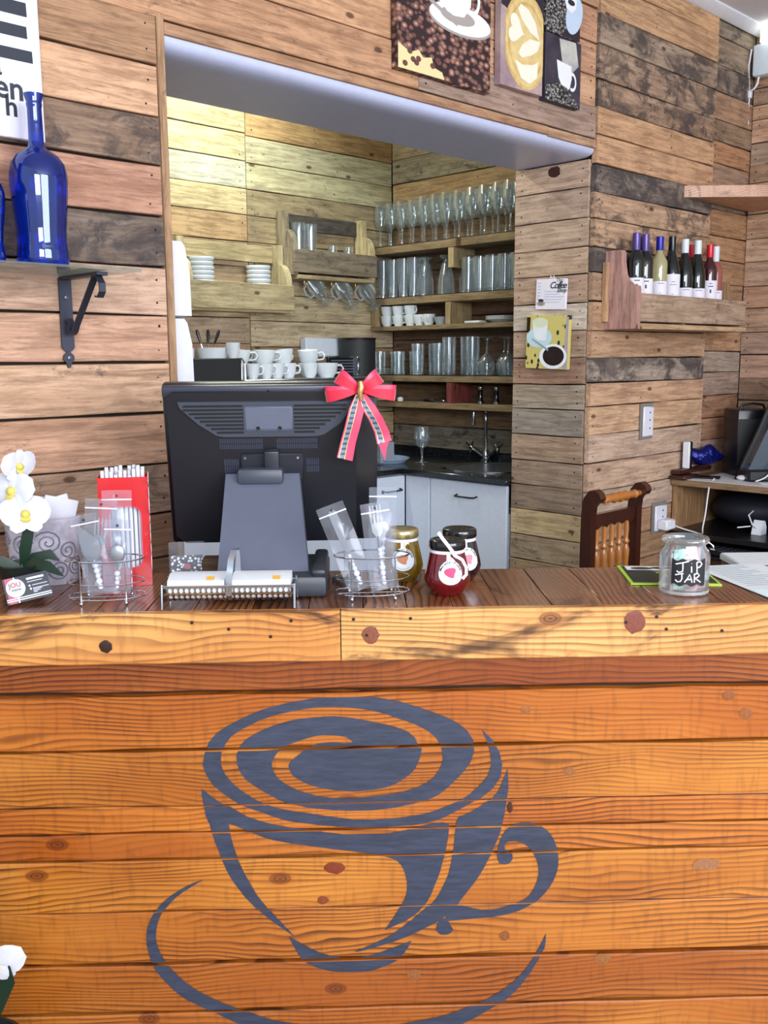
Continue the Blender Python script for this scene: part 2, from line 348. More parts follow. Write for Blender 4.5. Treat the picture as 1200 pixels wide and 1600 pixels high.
zB = [3.03, 2.931, 2.809, 2.692, 2.569, 2.474, 2.375, 2.269, 2.168, 2.047, 1.936, 1.825, 1.72, 1.616, 1.504, 1.404, 1.29, 1.18, 1.075, .96, .85, .73, .61]
cB = [(150, 130, 108, .5), (160, 134, 108, .5), (140, 120, 102, .7), (176, 132, 98, .2), (158, 126, 96, .5), (186, 128, 84, .1), (172, 132, 104, .2), (140, 118, 100, .5), (176, 126, 82, .1), (182, 130, 86, .08), (178, 128, 86, .1), (176, 128, 90, .1), (170, 126, 90, .2), (186, 136, 94, .1), (168, 146, 128, .15), (170, 140, 122, .1), (176, 122, 88, .3), (178, 124, 92, .15), (176, 138, 120, .1), (160, 124, 100, .2)]
planks(wr, .965, 1.364, zB, -.012, th=.012, cols=cB, jit=.003)
# --- side wall of the cafe (right edge of the photo)
ws = structure('wall_far_right', 'pale pallet plank side wall at the right edge', MW, lambda mb: mb.box(1.372, 1.50, -3.4, .34, 0, CEIL))
zR = [3.02, 2.93, 2.83, 2.76, 2.683, 2.614, 2.507, 2.401, 2.316, 2.25, 2.17, 2.052, 1.941, 1.821, 1.716, 1.597, 1.488, 1.372, 1.258, 1.14, 1.02, .9, .78, .66, .5]
cR = [None, None, None, None, (206, 160, 122, .04), (208, 158, 122, .06), (170, 140, 116, .45), (176, 138, 104, .4), (206, 160, 124, .04), (204, 156, 118, .04), (196, 150, 116, .12), (200, 160, 126, .1), (190, 150, 122, .2), (192, 142, 108, .16), (186, 144, 112, .22), (182, 146, 122, .16), (192, 146, 120, .12)]
planks(ws, -3.3, -.0165, zR, 1.352, th=.02, cols=cR, rot='side', jit=.003)
# --- kitchen walls
PALK = [(196, 172, 122, .1), (204, 184, 132, .05), (190, 160, 110, .15), (178, 146, 104, .2), (206, 196, 158, .08), (160, 138, 104, .4)]
wk = structure('wall_kitchen_back', 'pale pallet plank back wall inside the kitchen', MW, lambda mb: mb.box(-3.0, SK + .1, DK, DK + .1, 0, CEIL))
zK = [2.93, 2.81, 2.688, 2.559, 2.43, 2.30, 2.177, 2.049, 1.93, 1.81, 1.683, 1.558, 1.44, 1.31, 1.18, 1.05, .94]
planks(wk, -2.2, -.462, zK, DK - .02, cols=[(200, 180, 130, .1), None, (194, 178, 128, .28), (204, 190, 138, .06), (206, 206, 178, .16), (212, 188, 132, .1), (196, 156, 104, .2), (178, 150, 110, .2), (176, 148, 108, .3), (190, 160, 118, .2), (176, 148, 116, .3), (182, 140, 104, .1)], pal=PALK, jit=.004)
zK2 = [2.93, 2.80, 2.664, 2.547, 2.423, 2.30, 2.177, 2.05, 1.92, 1.80, 1.669, 1.541, 1.43, 1.31, 1.18, 1.05, .94]
planks(wk, -.459, SK - .022, zK2, DK - .02, cols=[(190, 160, 110, .1), (186, 150, 100, .06), (190, 148, 92, .04), (200, 192, 150, .1), (206, 198, 150, .1), (170, 150, 108, .35), (168, 146, 104, .25), (150, 128, 96, .4), (176, 150, 110, .3), (190, 168, 124, .2), (200, 176, 134, .12), (170, 134, 96, .2)], pal=PALK, jit=.004)
wks = structure('wall_kitchen_side', 'pallet plank side wall behind the kitchen glass shelves', MW, lambda mb: mb.box(SK + .0, SK + .1, .34, DK + .1, 0, CEIL))
zS = [2.93, 2.80, 2.68, 2.56, 2.432, 2.31, 2.19, 2.07, 1.95, 1.82, 1.70, 1.58, 1.46, 1.34, 1.23, 1.108, .985, .94]
planks(wks, .36, DK - .022, zS, SK - .02, rot='side', jit=.003, cols=[None, (176, 150, 106, .3), (170, 146, 104, .4), (150, 138, 106, .5), (182, 144, 94, .1), (176, 138, 90, .2), (150, 116, 80, .2), (120, 92, 68, .3), (130, 96, 70, .2), (130, 96, 70, .2), (120, 90, 66, .2), (128, 96, 70, .3), (120, 92, 66, .2), (124, 92, 64, .2), (150, 116, 80, .1), (140, 132, 112, .5), (110, 90, 72, .5)], pal=PALK)
o = MB().box(-2.95, -2.85, .34, DK, 0, CEIL).build('wall_kitchen_left', white_plaster, None, MW); tag(o, 'plain end wall of the kitchen out of sight on the left', kind='structure')

# ================================================================ COUNTER
ct = thing('bar_counter', 'honey varnished wooden bar counter with a painted coffee cup on its front', 'counter', MC @ T(0, 0, -1.0))
CZ = 1.0
MB().box(-.98, 1.60, .046, .34, .02, CZ - .03).build('carcass', plain('dark_carcass', (34, 24, 18), .9), ct)
PF = pine('varnished_pine_front', 'X', (204, 136, 60), (168, 96, 34), (74, 32, 10), .30, .45, 1.3)
FA = pine('charred_pine_fascia', 'X', (226, 170, 102), (200, 132, 66), (92, 44, 18), .4, .3, 1.1, .8, .9)
TP = pine('burnt_pine_top', 'Y', (172, 118, 80), (126, 80, 52), (34, 19, 12), .3, .5, 1.4, .8, .75)
zf = [-.100, -.170, -.286, -.403, -.460, -.517, -.630, -.746, -.857, -.962]
tint = [(205, 172, 160), (255, 235, 205), (255, 248, 225), (250, 225, 195), (245, 222, 195), (255, 246, 220), (246, 230, 205), (240, 222, 196), (250, 236, 214)]
PLK = []
for i in range(9):
    z1, z0 = zf[i], zf[i + 1]; g = (.007, .007, .004, .003, .004, .003, .005, .008, .01)[i]
    dy = (.012, .003, 0, .002, .001, -.001, .002, 0, .003)[i]
    mb = plank_mesh(2.56, z1 - z0 - g, .024, 26, .0016, .0025, False)
    o = mb.build('front_plank', PF, ct, T(.31, .02 + dy, CZ + (z0 + z1) / 2), (*tint[i], 1)); PLK.append((z0 + g / 2, z1 - g / 2, .02 + dy))
for x0, x1 in ((-.98, -.086), (-.084, 1.60)):
    mb = plank_mesh(x1 - x0, .100, .022, 16, .0008, .0025, False); mb.build('fascia_board', FA, ct, T((x0 + x1) / 2, 0, CZ - .050), (255, 250, 240, 1) if x0 < -.5 else (255, 255, 255, 1))
for x, z in ((-.37, -.018), (-.30, -.032), (-.22, -.048), (-.18, -.017), (-.06, -.016), (-.035, -.048), (.05, -.016), (.47, -.03), (.53, -.02), (.55, -.045), (.66, -.05)):
    MB().lathe([(.0032, 0), (.0032, .002), (1e-5, .0022)], 8).build('screw_head', plain('rusty_nail', (34, 26, 24), .6, .3), ct, T(x, -.0002, CZ + z) @ RX(90))
random.seed(21); x = -.98
while x < 1.58:
    wd = random.uniform(.085, .125); x1 = min(x + wd, 1.60); dz = random.uniform(-.0008, .0008)
    MB().box(-(x1 - x) / 2 + .0008, (x1 - x) / 2 - .0008, -.168, .168, -.026, 0, .0015).build('top_plank', TP, ct, T((x + x1) / 2, .1915, CZ + dz), random.choice([(255, 244, 232, 1), (222, 205, 196, 1), (196, 176, 166, 1), (255, 236, 214, 1), (236, 214, 200, 1)])); x = x1
# knots standing out on the varnished boards
kk = NT('pine_knot'); kv2 = kk.n('TexCoord').outputs['Object']; ln = kk.n('VectorMath', operation='LENGTH'); kk.put(ln.inputs[0], kv2)
rg = kk.math('MULTIPLY', kk.math('ADD', kk.math('SINE', kk.math('ADD', kk.math('MULTIPLY', ln.outputs['Value'], 900), kk.math('MULTIPLY', kk.noise(kv2, 120, 5), 26))), 1), .5)
koi = kk.n('ObjectInfo'); kk.put(kk.b.inputs['Base Color'], kk.mix(kk.math('MULTIPLY', rg, .4), koi.outputs['Color'], kk.mix(1, koi.outputs['Color'], (.35, .3, .3, 1), 'MULTIPLY'))); kk.b.inputs['Roughness'].default_value = .35; kk.b.inputs['Coat Weight'].default_value = .4
random.seed(31)
for x, z, rx, rz, yy, c in ((-.536, -.063, .0135, .0125, 0, (52, 26, 16)), (-.028, -.048, .017, .017, 0, (132, 74, 52)), (.487, -.030, .021, .023, 0, (128, 66, 52)),
        (-.104, -.542, .022, .013, .02, (126, 50, 24)), (-.129, -.612, .012, .009, .02, (132, 62, 28)), (.689, -.192, .013, .010, .02, (140, 78, 36)), (.727, -.230, .014, .012, .02, (146, 84, 40)), (.371, -.345, .012, .010, .02, (150, 92, 46)), (.245, -.703, .012, .011, .02, (140, 80, 36)), (.450, -.76, .017, .012, .02, (150, 92, 46)), (.057, -.785, .014, .012, .02, (146, 88, 44)), (.281, -.214, .011, .007, .02, (150, 90, 44)), (.66, -.553, .030, .014, .02, (156, 104, 66)), (.252, -.420, .006, .012, .02, (70, 28, 16))):
    dy = 0 if yy == 0 else next(p[2] for p in PLK if p[0] <= z <= p[1] or p is PLK[-1])
    n = 14; mb = MB(); mb.add([(0, -.0022, 0)] + [(rx * random.uniform(.88, 1.1) * math.cos(2 * math.pi * i / n), -.0009, rz * random.uniform(.88, 1.1) * math.sin(2 * math.pi * i / n)) for i in range(n)], [(0, 1 + i, 1 + (i + 1) % n) for i in range(n)])
    mb.build('knot', kk.m, ct, T(x, dy, CZ + z), (*c, 1), fix=False)
# painted cup: strips of paint laid on the face of each plank
CUP=[('193,253,215,275,229,300,235,327,232,354,216,378,192,398,166,413,142,426,120,438,99,446,76,451,55,454,35,455,18,456,2,457,-13,457,-27,457,-40,456,-52,456,-64,456,-76,455,-87,454,-98,454,-109,452,-120,451,-132,450,-144,448,-156,446,-169,444,-183,442,-198,439,-213,434,-229,428,-245,421,-264,414,-285,405,-305,392,-324,377,-343,360,-356,339,-363,316,-359,293,-350,270,-334,251,-312,236,-289,224,-268,214,-248,206,-230,200,-214,196,-198,192,-184,189,-171,187,-158,185,-147,183,-136,182,-125,181,-115,181,-105,181,-95,181,-85,181,-75,181,-65,181,-55,181,-45,181,-34,181,-22,182,-10,184,2,186,15,189,30,192,45,197,61,202,80,209,100,217,122,226,146,239,165,256,177,276,178,299,171,321,157,341,141,358,125,374,109,387,90,397,70,404,52,409,35,412,20,415,6,417,-7,418,-19,419,-30,420,-41,420,-50,420,-59,420,-68,420,-77,420,-86,419,-94,418,-103,418,-111,417,-120,416,-129,415,-139,414,-148,413,-159,411,-170,408,-182,405,-195,401,-207,396,-220,389,-233,381,-248,372,-263,361,-278,349,-289,333,-295,316,-296,298,-290,281,-278,266,-259,254,-241,245,-224,238,-208,233,-194,229,-181,226,-169,224,-157,223,-147,222,-138,221,-129,221,-121,220,-114,220,-106,220,-99,220,-93,221,-86,221,-79,222,-73,223,-67,224,-60,225,-53,227,-46,228,-39,230,-31,231,-23,233,-14,235','193,253,203,276,210,300,213,326,206,350,188,372,169,390,146,405,121,415,99,424,77,430,56,433,38,436,21,438,5,439,-9,439,-22,440,-34,440,-45,439,-56,439,-67,439,-77,437,-87,435,-96,434,-106,432,-115,431,-125,429,-135,427,-146,425,-157,423,-168,421,-181,419,-195,416,-210,413,-226,408,-242,401,-259,392,-275,381,-292,368,-307,353,-320,335,-327,315,-326,294,-318,275,-305,258,-284,244,-264,234,-246,225,-228,219,-212,214,-197,211,-183,208,-170,206,-159,204,-148,203,-138,202,-128,201,-119,201,-110,201,-102,201,-93,201,-85,202,-77,202,-69,203,-61,204,-53,205,-44,206,-35,208,-26,210,-17,212,-7,215,4,218,15,223,26,227,40,232,56,238,72,246,88,256,102,269,111,284,115,301,115,318,109,334,99,349,85,361,68,370,50,376,33,381,18,384,5,386,-7,387,-18,388,-28,389,-36,390,-44,391,-52,391,-59,392,-66,392,-73,392,-79,392,-86,392,-92,391,-98,391,-105,391,-112,390,-118,389,-126,388,-133,387,-140,385,-148,382,-157,380,-166,376,-175,373,-185,368,-195,362,-205,355,-214,347,-221,337,-226,325,-226,313,-221,302,-213,291,-202,282,-188,276,-176,272,-165,268,-155,265,-147,263,-139,261,-133,260,-126,259,-120,259,-115,259,-110,259,-105,259,-101,259,-97,260,-93,260,-89,261,-86,262,-82,262,-79,263,-76,265,-73,266,-70,268,-67,270,-65,272,-62,275,-60,277,-57,279'),
('-122,221,-105,222,-88,222,-71,224,-54,227,-37,230,-20,234,-3,238,13,242,30,248,46,255,59,267,66,283,69,301','-123,259,-108,260,-93,261,-77,264,-65,274,-52,280,-37,284,-22,288,-7,291,9,294,24,297,39,301,54,304,69,307'),
('-193,319,-187,310,-179,303,-170,296,-162,290,-153,284,-143,280,-133,276,-123,275,-112,274,-102,274,-92,275,-81,277,-71,276,-60,275,-50,275,-39,275,-29,275,-18,275,-8,276,3,276,13,276,24,276,34,277,45,277,55,278,66,281,73,288,72,299,69,310','-193,319,-191,330,-186,340,-178,347,-169,353,-159,358,-150,363,-139,366,-129,369,-119,371,-108,373,-97,375,-87,376,-76,377,-65,378,-55,378,-44,377,-33,376,-23,375,-12,373,-1,371,9,368,19,364,28,359,37,353,46,346,54,339,61,330,65,320,69,310'),
('-367,365,-357,374,-347,383,-336,392,-325,399,-313,405,-302,412,-291,420,-280,427,-267,432,-255,437,-242,441,-229,445,-216,448,-203,451,-190,454,-177,456,-163,457,-150,459,-137,461,-124,464,-110,466,-97,468,-84,470,-70,470,-57,470,-43,470,-30,470,-16,470,-3,470,10,469,24,467,37,464,50,461,63,458,76,455,90,452,103,450,116,449,128,453','-367,365,-367,380,-365,395,-363,410,-361,425,-356,439,-344,444,-330,442,-316,442,-303,447,-290,453,-277,459,-264,465,-251,471,-237,476,-224,480,-210,483,-196,486,-182,489,-167,491,-153,494,-139,496,-125,498,-111,501,-97,503,-82,505,-68,507,-54,510,-40,512,-25,514,-11,516,3,518,18,519,32,520,47,521,61,521,75,521,90,521,104,520,119,520'),
('-360,415,-357,429,-354,443,-351,457,-347,471,-343,485,-338,499,-334,513,-328,527,-323,541,-317,554,-310,567,-302,579,-294,591,-286,603,-276,614,-267,625,-257,636,-247,646,-236,656,-225,665,-213,674,-202,683,-191,692','-324,418,-320,430,-316,443,-314,456,-312,470,-309,483,-306,496,-302,509,-298,521,-293,534,-288,546,-282,559,-276,571,-270,583,-264,595,-257,606,-249,617,-241,628,-233,639,-225,649,-216,659,-208,670,-199,680,-191,690'),
('12,523,19,527,25,531,30,537,34,544,37,551,40,559,41,567,43,575,43,583,43,591,42,600,40,607,37,615,34,622,30,630,26,636,22,643,18,650,14,657,9,664,5,671,1,677,-4,684','128,455,128,467,127,480,125,492,123,504,120,516,117,528,114,540,111,553,107,565,103,576,98,588,94,600,89,611,83,622,76,633,68,642,60,650,50,657,40,664,29,669,18,674,7,679,-4,684'),
('-17,515,-3,519,12,523','113,497,116,509,119,520'),
('246,335,242,348,237,361,232,374,226,386,217,397,207,405,196,413,184,421,173,427,161,433,148,438,143,448,142,462,140,477,139,491,138,505,135,519,133,534,130,548,127,562,122,575,116,588,110,601,103,613,94,624,84,634,74,643,63,652,53,662,42,670,31,679,20,687,9,695,-3,702,-16,708,-28,714,-41,719,-53,725,-66,730','246,335,247,349,248,364,248,378,246,393,245,407,243,422,241,436,238,450,235,465,231,479,226,492,220,506,215,519,208,532,202,545,195,558,188,570,180,582,171,594,163,605,154,617,146,629,137,640,127,651,116,660,105,668,92,675,80,681,67,688,54,694,42,700,28,705,15,710,2,714,-11,718,-25,722,-39,726,-52,729,-66,731'),
('-201,692,-193,697,-185,702,-177,707,-169,712,-161,717,-153,722,-144,727,-136,731,-127,734,-118,737,-109,739,-100,741,-91,745,-83,746,-74,746,-64,744,-55,743,-46,741,-37,740,-27,738,-18,735,-10,732,-1,729,8,725,17,722,26,719,34,716,43,712,52,709','-201,692,-197,702,-192,713,-187,723,-182,733,-176,743,-167,750,-158,756,-148,761,-138,765,-128,768,-117,771,-107,773,-96,774,-85,774,-74,775,-64,775,-53,775,-42,774,-31,773,-21,770,-11,766,-1,763,9,758,19,753,28,746,35,738,42,729,47,719,52,709'),
('227,520,229,506,232,493,237,480,244,469,253,460,265,455,278,453,291,453,303,456,316,461,327,469,336,479,343,491,348,504,351,517,353,531,353,545,351,559,347,572,342,584,335,596,327,607,318,617,309,626,299,634,287,641,275,647,263,651,251,655,238,657,225,659,212,660,199,661,186,662,173,663,160,664,147,665,134,666,121,667','246,520,243,510,242,501,248,494,257,493,266,493,275,496,284,500,291,506,298,514,303,522,307,531,310,540,312,550,313,560,312,570,310,580,307,589,303,598,298,606,293,614,285,620,277,624,268,628,260,632,251,635,242,638,233,640,224,642,215,643,206,643,196,643,187,641,178,639,169,636,160,633,151,631,142,633,134,638,127,645'),
('227,525,227,520,228,516,232,513,236,512,240,510,245,511,249,512,253,514,257,517,258,521,259,526','227,525,228,530,230,535,232,539,236,541,241,542,245,542,249,541,253,539,256,535,258,531,259,526'),
('102,684,104,678,106,673,108,667,111,662,116,660,122,661,126,664,129,669,132,675,135,680,138,685','102,684,104,688,107,692,110,695,114,697,118,697,122,697,126,697,130,695,134,693,136,689,138,685'),
('-370,561,-387,566,-403,573,-419,582,-434,592,-448,603,-461,616,-472,631,-481,647,-488,665,-491,684,-491,703,-488,722,-484,740,-476,758,-466,773,-455,788,-443,802,-430,815,-416,827,-400,836,-385,845,-369,854,-353,864,-338,873,-322,882,-306,890,-289,898,-273,905,-256,912,-239,918,-221,923,-204,928,-186,932,-169,936,-151,939,-133,942,-115,944,-97,946,-79,947,-61,947,-43,947,-25,948,-7,948','-370,561,-385,569,-399,578,-413,587,-426,597,-438,609,-449,622,-459,636,-466,652,-470,669,-472,687,-470,704,-465,721,-457,737,-448,751,-437,764,-426,777,-414,789,-401,800,-388,810,-373,819,-359,827,-344,835,-329,842,-314,849,-299,856,-284,863,-268,870,-253,876,-237,882,-221,886,-204,889,-188,893,-172,897,-156,901,-139,905,-123,907,-106,909,-90,910,-73,909,-56,909,-40,909,-23,908,-6,908'),
('331,700,331,717,329,733,322,747,314,761,306,775,298,789,289,802,280,815,270,827,259,838,248,849,235,858,222,867,209,875,196,883,183,891,169,898,155,905,141,911,127,917,113,923,99,929,84,934,69,938,54,941,39,943,24,945,9,946,-7,948','331,700,325,714,319,727,312,741,305,754,297,767,289,779,280,790,270,801,259,811,248,820,236,828,224,836,212,843,199,850,186,856,173,862,160,868,147,873,133,878,120,882,106,886,92,888,78,891,64,893,50,896,36,898,22,901,8,904,-6,908')]

mb = MB()
def clip(poly, z, keep_above):
    out = []
    for i in range(len(poly)):
        a = poly[i]; b = poly[(i + 1) % len(poly)]; ia = (a[1] >= z) == keep_above; ib = (b[1] >= z) == keep_above
        if ia: out.append(a)
        if ia != ib and abs(b[1] - a[1]) > 1e-9: t = (z - a[1]) / (b[1] - a[1]); out.append((a[0] + (b[0] - a[0]) * t, z))
    return out
for ci, (sa, sb) in enumerate(CUP):
    pa = [int(q) / 1000 for q in sa.split(',')]; pb = [int(q) / 1000 for q in sb.split(',')]
    a = [(pa[i], -pa[i + 1]) for i in range(0, len(pa), 2)]; b = [(pb[i], -pb[i + 1]) for i in range(0, len(pb), 2)]
    for i in range(len(a) - 1):
        for tri in ((a[i], a[i + 1], b[i + 1]), (a[i], b[i + 1], b[i])):
            for z0, z1, yy in PLK:
                q = clip(clip(list(tri), z0, True), z1, False) if True else []
                if len(q) > 2: mb.add([(p[0], yy - .0011 - ci * .00006, p[1]) for p in q], [tuple(range(len(q)))])
pk = NT('slate_blue_paint'); pv = pk.n('TexCoord').outputs['Object']
pn = pk.noise(pk.vm('MULTIPLY', pv, (18, 18, 120)), 1, 5, .7)
pk.put(pk.b.inputs['Base Color'], pk.mix(pk.rng(pn, .3, .75), c4(44, 49, 66), c4(60, 66, 86))); pk.b.inputs['Roughness'].default_value = .5; pk.bump(pn, .3, .001)
pc = mb.build('painted_cup', pk.m, ct, T(0, 0, CZ), fix=False, label='slate blue painted coffee cup and saucer')

# ================================================================ KITCHEN
WH = plain('white_glazed_ceramic', (232, 238, 242), .18, 0, .5)
CHROME = plain('polished_chrome', (200, 204, 212), .12, 1)
STEEL = plain('brushed_steel', (168, 172, 180), .3, 1)
BLK = plain('black_plastic', (20, 20, 24), .35)
LAM = plain('white_cabinet_laminate', (214, 222, 236), .35)
gk = NT('black_granite'); gv = gk.n('TexCoord').outputs['Object']
gk.put(gk.b.inputs['Base Color'], gk.mix(gk.rng(gk.noise(gv, 240, 2), .5, .7), c4(14, 15, 18), c4(70, 74, 80))); gk.b.inputs['Roughness'].default_value = .18; gk.b.inputs['Coat Weight'].default_value = .3
WT = .945; CF = -.03; CB = 1.03      # worktop height, front of the side run (x), front of the back run (y)
# base cabinets: side run (faces -x) and back run (faces -y)
def cab_side(y0, y1, label, handle=True):
    c = thing('base_cabinet', label, 'cabinet', MW @ T(CF + .02, (y0 + y1) / 2, 0)); h = (y1 - y0) / 2
    MB().box(.02, .54, -h + .001, h - .001, .1, .78).build('body', LAM, c)
    MB().box(.06, .52, -h + .004, h - .004, .0, .1).build('plinth', BLK, c)
    d = MB().box(0, .018, -h + .002, h - .002, .105, WT - .036, .0015).build('door', LAM, c)
    if handle:
        MB().tube([(-.002, -.06, WT - .10), (-.02, -.06, WT - .104), (-.028, -.05, WT - .105), (-.028, .05, WT - .105), (-.02, .06, WT - .104), (-.002, .06, WT - .10)], .0042, 8).build('handle', plain('dark_pewter', (48, 48, 54), .35, .8), d)
    return c
cab_side(.392, .862, 'white sink base cabinet door with dark bow handle next to the reveal')
cab_side(.866, CB, 'narrow white corner filler cabinet without a handle beside the sink cabinet', False)
def cab_back(x0, x1, label):
    c = thing('base_cabinet', label, 'cabinet', MW @ T((x0 + x1) / 2, CB, 0)); h = (x1 - x0) / 2
    MB().box(-h + .001, h - .001, .02, .63, .1, WT - .032).build('body', LAM, c)
    MB().box(-h + .004, h - .004, .06, .6, 0, .1).build('plinth', BLK, c)
    d = MB().box(-h + .002, h - .002, 0, .018, .105, WT - .036, .0015).build('door', LAM, c)
    MB().tube([(h - .16, -.002, WT - .10), (h - .16, -.02, WT - .104), (h - .15, -.028, WT - .105), (h - .05, -.028, WT - .105), (h - .04, -.02, WT - .104), (h - .04, -.002, WT - .10)], .0042, 8).build('handle', plain('dark_pewter', (48, 48, 54), .35, .8), d)
for x0, x1, l in ((-.42, CF + .018, 'white base cabinet with dark handle in the inner corner right of the black monitor'), (-.90, -.424, 'white base cabinet seen between the monitor stand and the bagged cutlery'), (-1.40, -.904, 'white base cabinet visible below the left corner of the black monitor')):
    cab_back(x0, x1, l)
wt = thing('worktop', 'black granite L shaped kitchen worktop with upstand', 'worktop', MW @ T(0, 0, WT))
hole = [(.27 + .185 * math.cos(R(a)), .78 + .185 * math.sin(R(a))) for a in range(0, 360, 15)]
MB().box(CF - .012, .085, .372, DK - .024, -.03, 0, .004).build('slab', gk.m, wt)
MB().box(.085, SK - .024, .372, .525, -.03, 0).build('slab', gk.m, wt)
MB().box(.085, SK - .024, .895, DK - .024, -.03, 0).build('slab', gk.m, wt)
MB().box(.455, SK - .024, .525, .895, -.03, 0).build('slab', gk.m, wt)
MB().box(-1.40, CF - .012, CB - .012, DK - .024, -.03, 0, .004).build('slab', gk.m, wt)
MB().box(SK - .034, SK - .024, .372, DK - .034, 0, .04).build('upstand', gk.m, wt)
MB().box(-1.40, SK - .034, DK - .034, DK - .024, 0, .04).build('upstand', gk.m, wt)
# sink
sk = thing('round_sink', 'round stainless steel sink bowl set into the black worktop', 'sink', MW @ T(.27, .71, WT))
MB().lathe([(.226, .001), (.226, .004), (.195, .005), (.182, -.004), (.176, -.05), (.160, -.13), (.03, -.145), (1e-5, -.145)], 40).build('bowl', STEEL, sk)
MB().lathe([(.028, -.144), (.028, -.141), (.018, -.142), (1e-5, -.142)], 16).build('drain', CHROME, sk)
# tap
tp = thing('mixer_tap', 'chrome two handled kitchen tap behind the round sink', 'tap', MW @ T(.49, .93, WT + .001))
MB().lathe([(.028, 0), (.028, .008), (.018, .014), (.018, .05), (.014, .06)], 18).build('base', CHROME, tp)
arc = [(0, 0, .05), (0, 0, .2), (-.004, 0, .245)] + [(-.05 + .05 * math.cos(R(a)), 0, .25 + .05 * math.sin(R(a))) for a in range(0, 181, 20)] + [(-.1, 0, .22)]
MB().tube(arc, .009, 12).build('spout', CHROME, tp)
MB().lathe([(.011, 0), (.011, .03)], 12).build('nozzle', CHROME, tp, T(-.1, 0, .195))
for sg in (-1, 1):
    h = MB().tube([(0, sg * .01, .02), (-.01, sg * .075, .062)], [.011, .013], 12).build('handle', CHROME, tp)
    c = Vector((-.012, sg * .088, .07)); mb = MB().sphere(c, .014, 12)
    for k in range(4):
        a = R(45 + 90 * k); mb.tube([c, c + Vector((math.cos(a) * .042, sg * .018 * math.sin(a), math.sin(a) * .036))], .0045, 8)
    mb.build('cross_grip', CHROME, h)
# --- fluorescent batten on the kitchen ceiling
kl = thing('ceiling_tube_light', 'white fluorescent batten light on the kitchen ceiling', 'light', MW @ T(-.85, 1.30, CEIL - .03))
MB().box(-.62, .62, -.03, .03, -.05, 0, .004).build('housing', white_plaster, kl)
MB().lathe([(.013, -.58), (.013, .58)], 12).build('tube', plain('lit_tube', (244, 255, 232), .4, emit=6), kl, T(0, 0, -.066) @ RY(90))
l = bpy.data.lights.new('tube_glow', 'AREA'); l.shape = 'RECTANGLE'; l.size = 1.15; l.size_y = .06; l.energy = 16; l.color = (.94, 1, .88)
lo = bpy.data.objects.new('tube_glow', l); COL.objects.link(lo); lo.parent = kl; lo.location = (0, 0, -.085)

# --- glass shelves on the side wall
SH = (150, 124, 84, .22)
us = thing('wall_shelving', 'reclaimed wood shelving for glasses on the kitchen side wall', 'shelving', MW @ T(SK - .022, 0, 0))
def shelf_board(z0, z1, y0=.374, y1=DK - .024, d=.2, c=SH): MB().box(-d + .02, 0, y0, y1, z0, z1, .002).build('shelf', pallet('Y'), us, None, c)
shelf_board(2.036, 2.075); shelf_board(1.766, 1.803); shelf_board(1.628, 1.652); shelf_board(1.356, 1.388); shelf_board(1.216, 1.247)
for z0, z1 in ((2.0752, 2.079), (1.8032, 1.807), (1.3882, 1.392)):
    MB().box(-.178, 0, .376, DK - .026, z0, z1).build('shelf_liner', plain('black_rubber_liner', (12, 12, 14), .7), us)
for y, z0, z1, c in ((1.072, 1.935, 2.036, (186, 158, 104, .05)), (1.09, 1.652, 1.766, (186, 158, 104, .05)), (1.64, 1.652, 1.766, (176, 148, 98, .05)), (1.08, 1.247, 1.356, (150, 62, 54, .05)), (1.30, 1.388, 1.628, (60, 46, 36, .1)) ):
    if y == 1.30: continue
    MB().box(-.176, -.005, y - .018, y + .018, z0, z1, .002).build('divider', pallet('Z'), us, None, c)
XS = SK - .022 - .18    # front of the shelves in wall x
LG = []
def glass_mesh(prof, n=18):
    return MB().lathe(prof, n, cap=False)
def goblet(h, rb, rf=None, stem=.32, rim=.85):   # stemmed glass profile
    rf = rf or rb * .9; s = h * stem
    return [(1e-5, 0), (rf, .001), (rf, .003), (rf * .3, .008), (.006, .016), (.0045, s * .6), (.007, s * .95), (rb * .55, s + (h - s) * .08), (rb * .88, s + (h - s) * .25), (rb, s + (h - s) * .45), (rb * .96, s + (h - s) * .7), (rb * rim, h), (rb * rim - .0015, h), (rb * .9, s + (h - s) * .5), (rb * .5, s + (h - s) * .13), (1e-5, s + (h - s) * .1)]
def tumbler(h, r0, r1): return [(1e-5, .001), (r0, 0), (r0 * 1.01, .01), (r1, h), (r1 - .002, h), (r0 - .002, .014), (1e-5, .012)]
def footed(h, r0, r1): return [(1e-5, 0), (r0, 0), (r0, .006), (r0 * .55, .02), (r0 * .6, .035), (r1 * .85, h * .5), (r1, h), (r1 - .002, h), (r0 * .5, .05), (1e-5, .045)]
PROTO = {}
def put_glass(key, prof, M, name, label, cat, group, flip=0, n=18):
    if key not in PROTO:
        mb = glass_mesh(prof, n)
        if flip: mb.v = [(x, y, flip - z) for x, y, z in mb.v]
        o = mb.build(name, GLASS(), None, M, sharp=50); PROTO[key] = o
    else:
        o = PROTO[key].copy(); COL.objects.link(o); o.matrix_world = M
    tag(o, label, cat, group); return o
random.seed(5)
z = 2.0795
G1 = 'stemmed glasses on the top shelf'
ORD = ['one', 'two', 'three', 'four', 'five', 'six', 'seven', 'eight']
ys = [1.62 - i * .082 for i in range(13)]
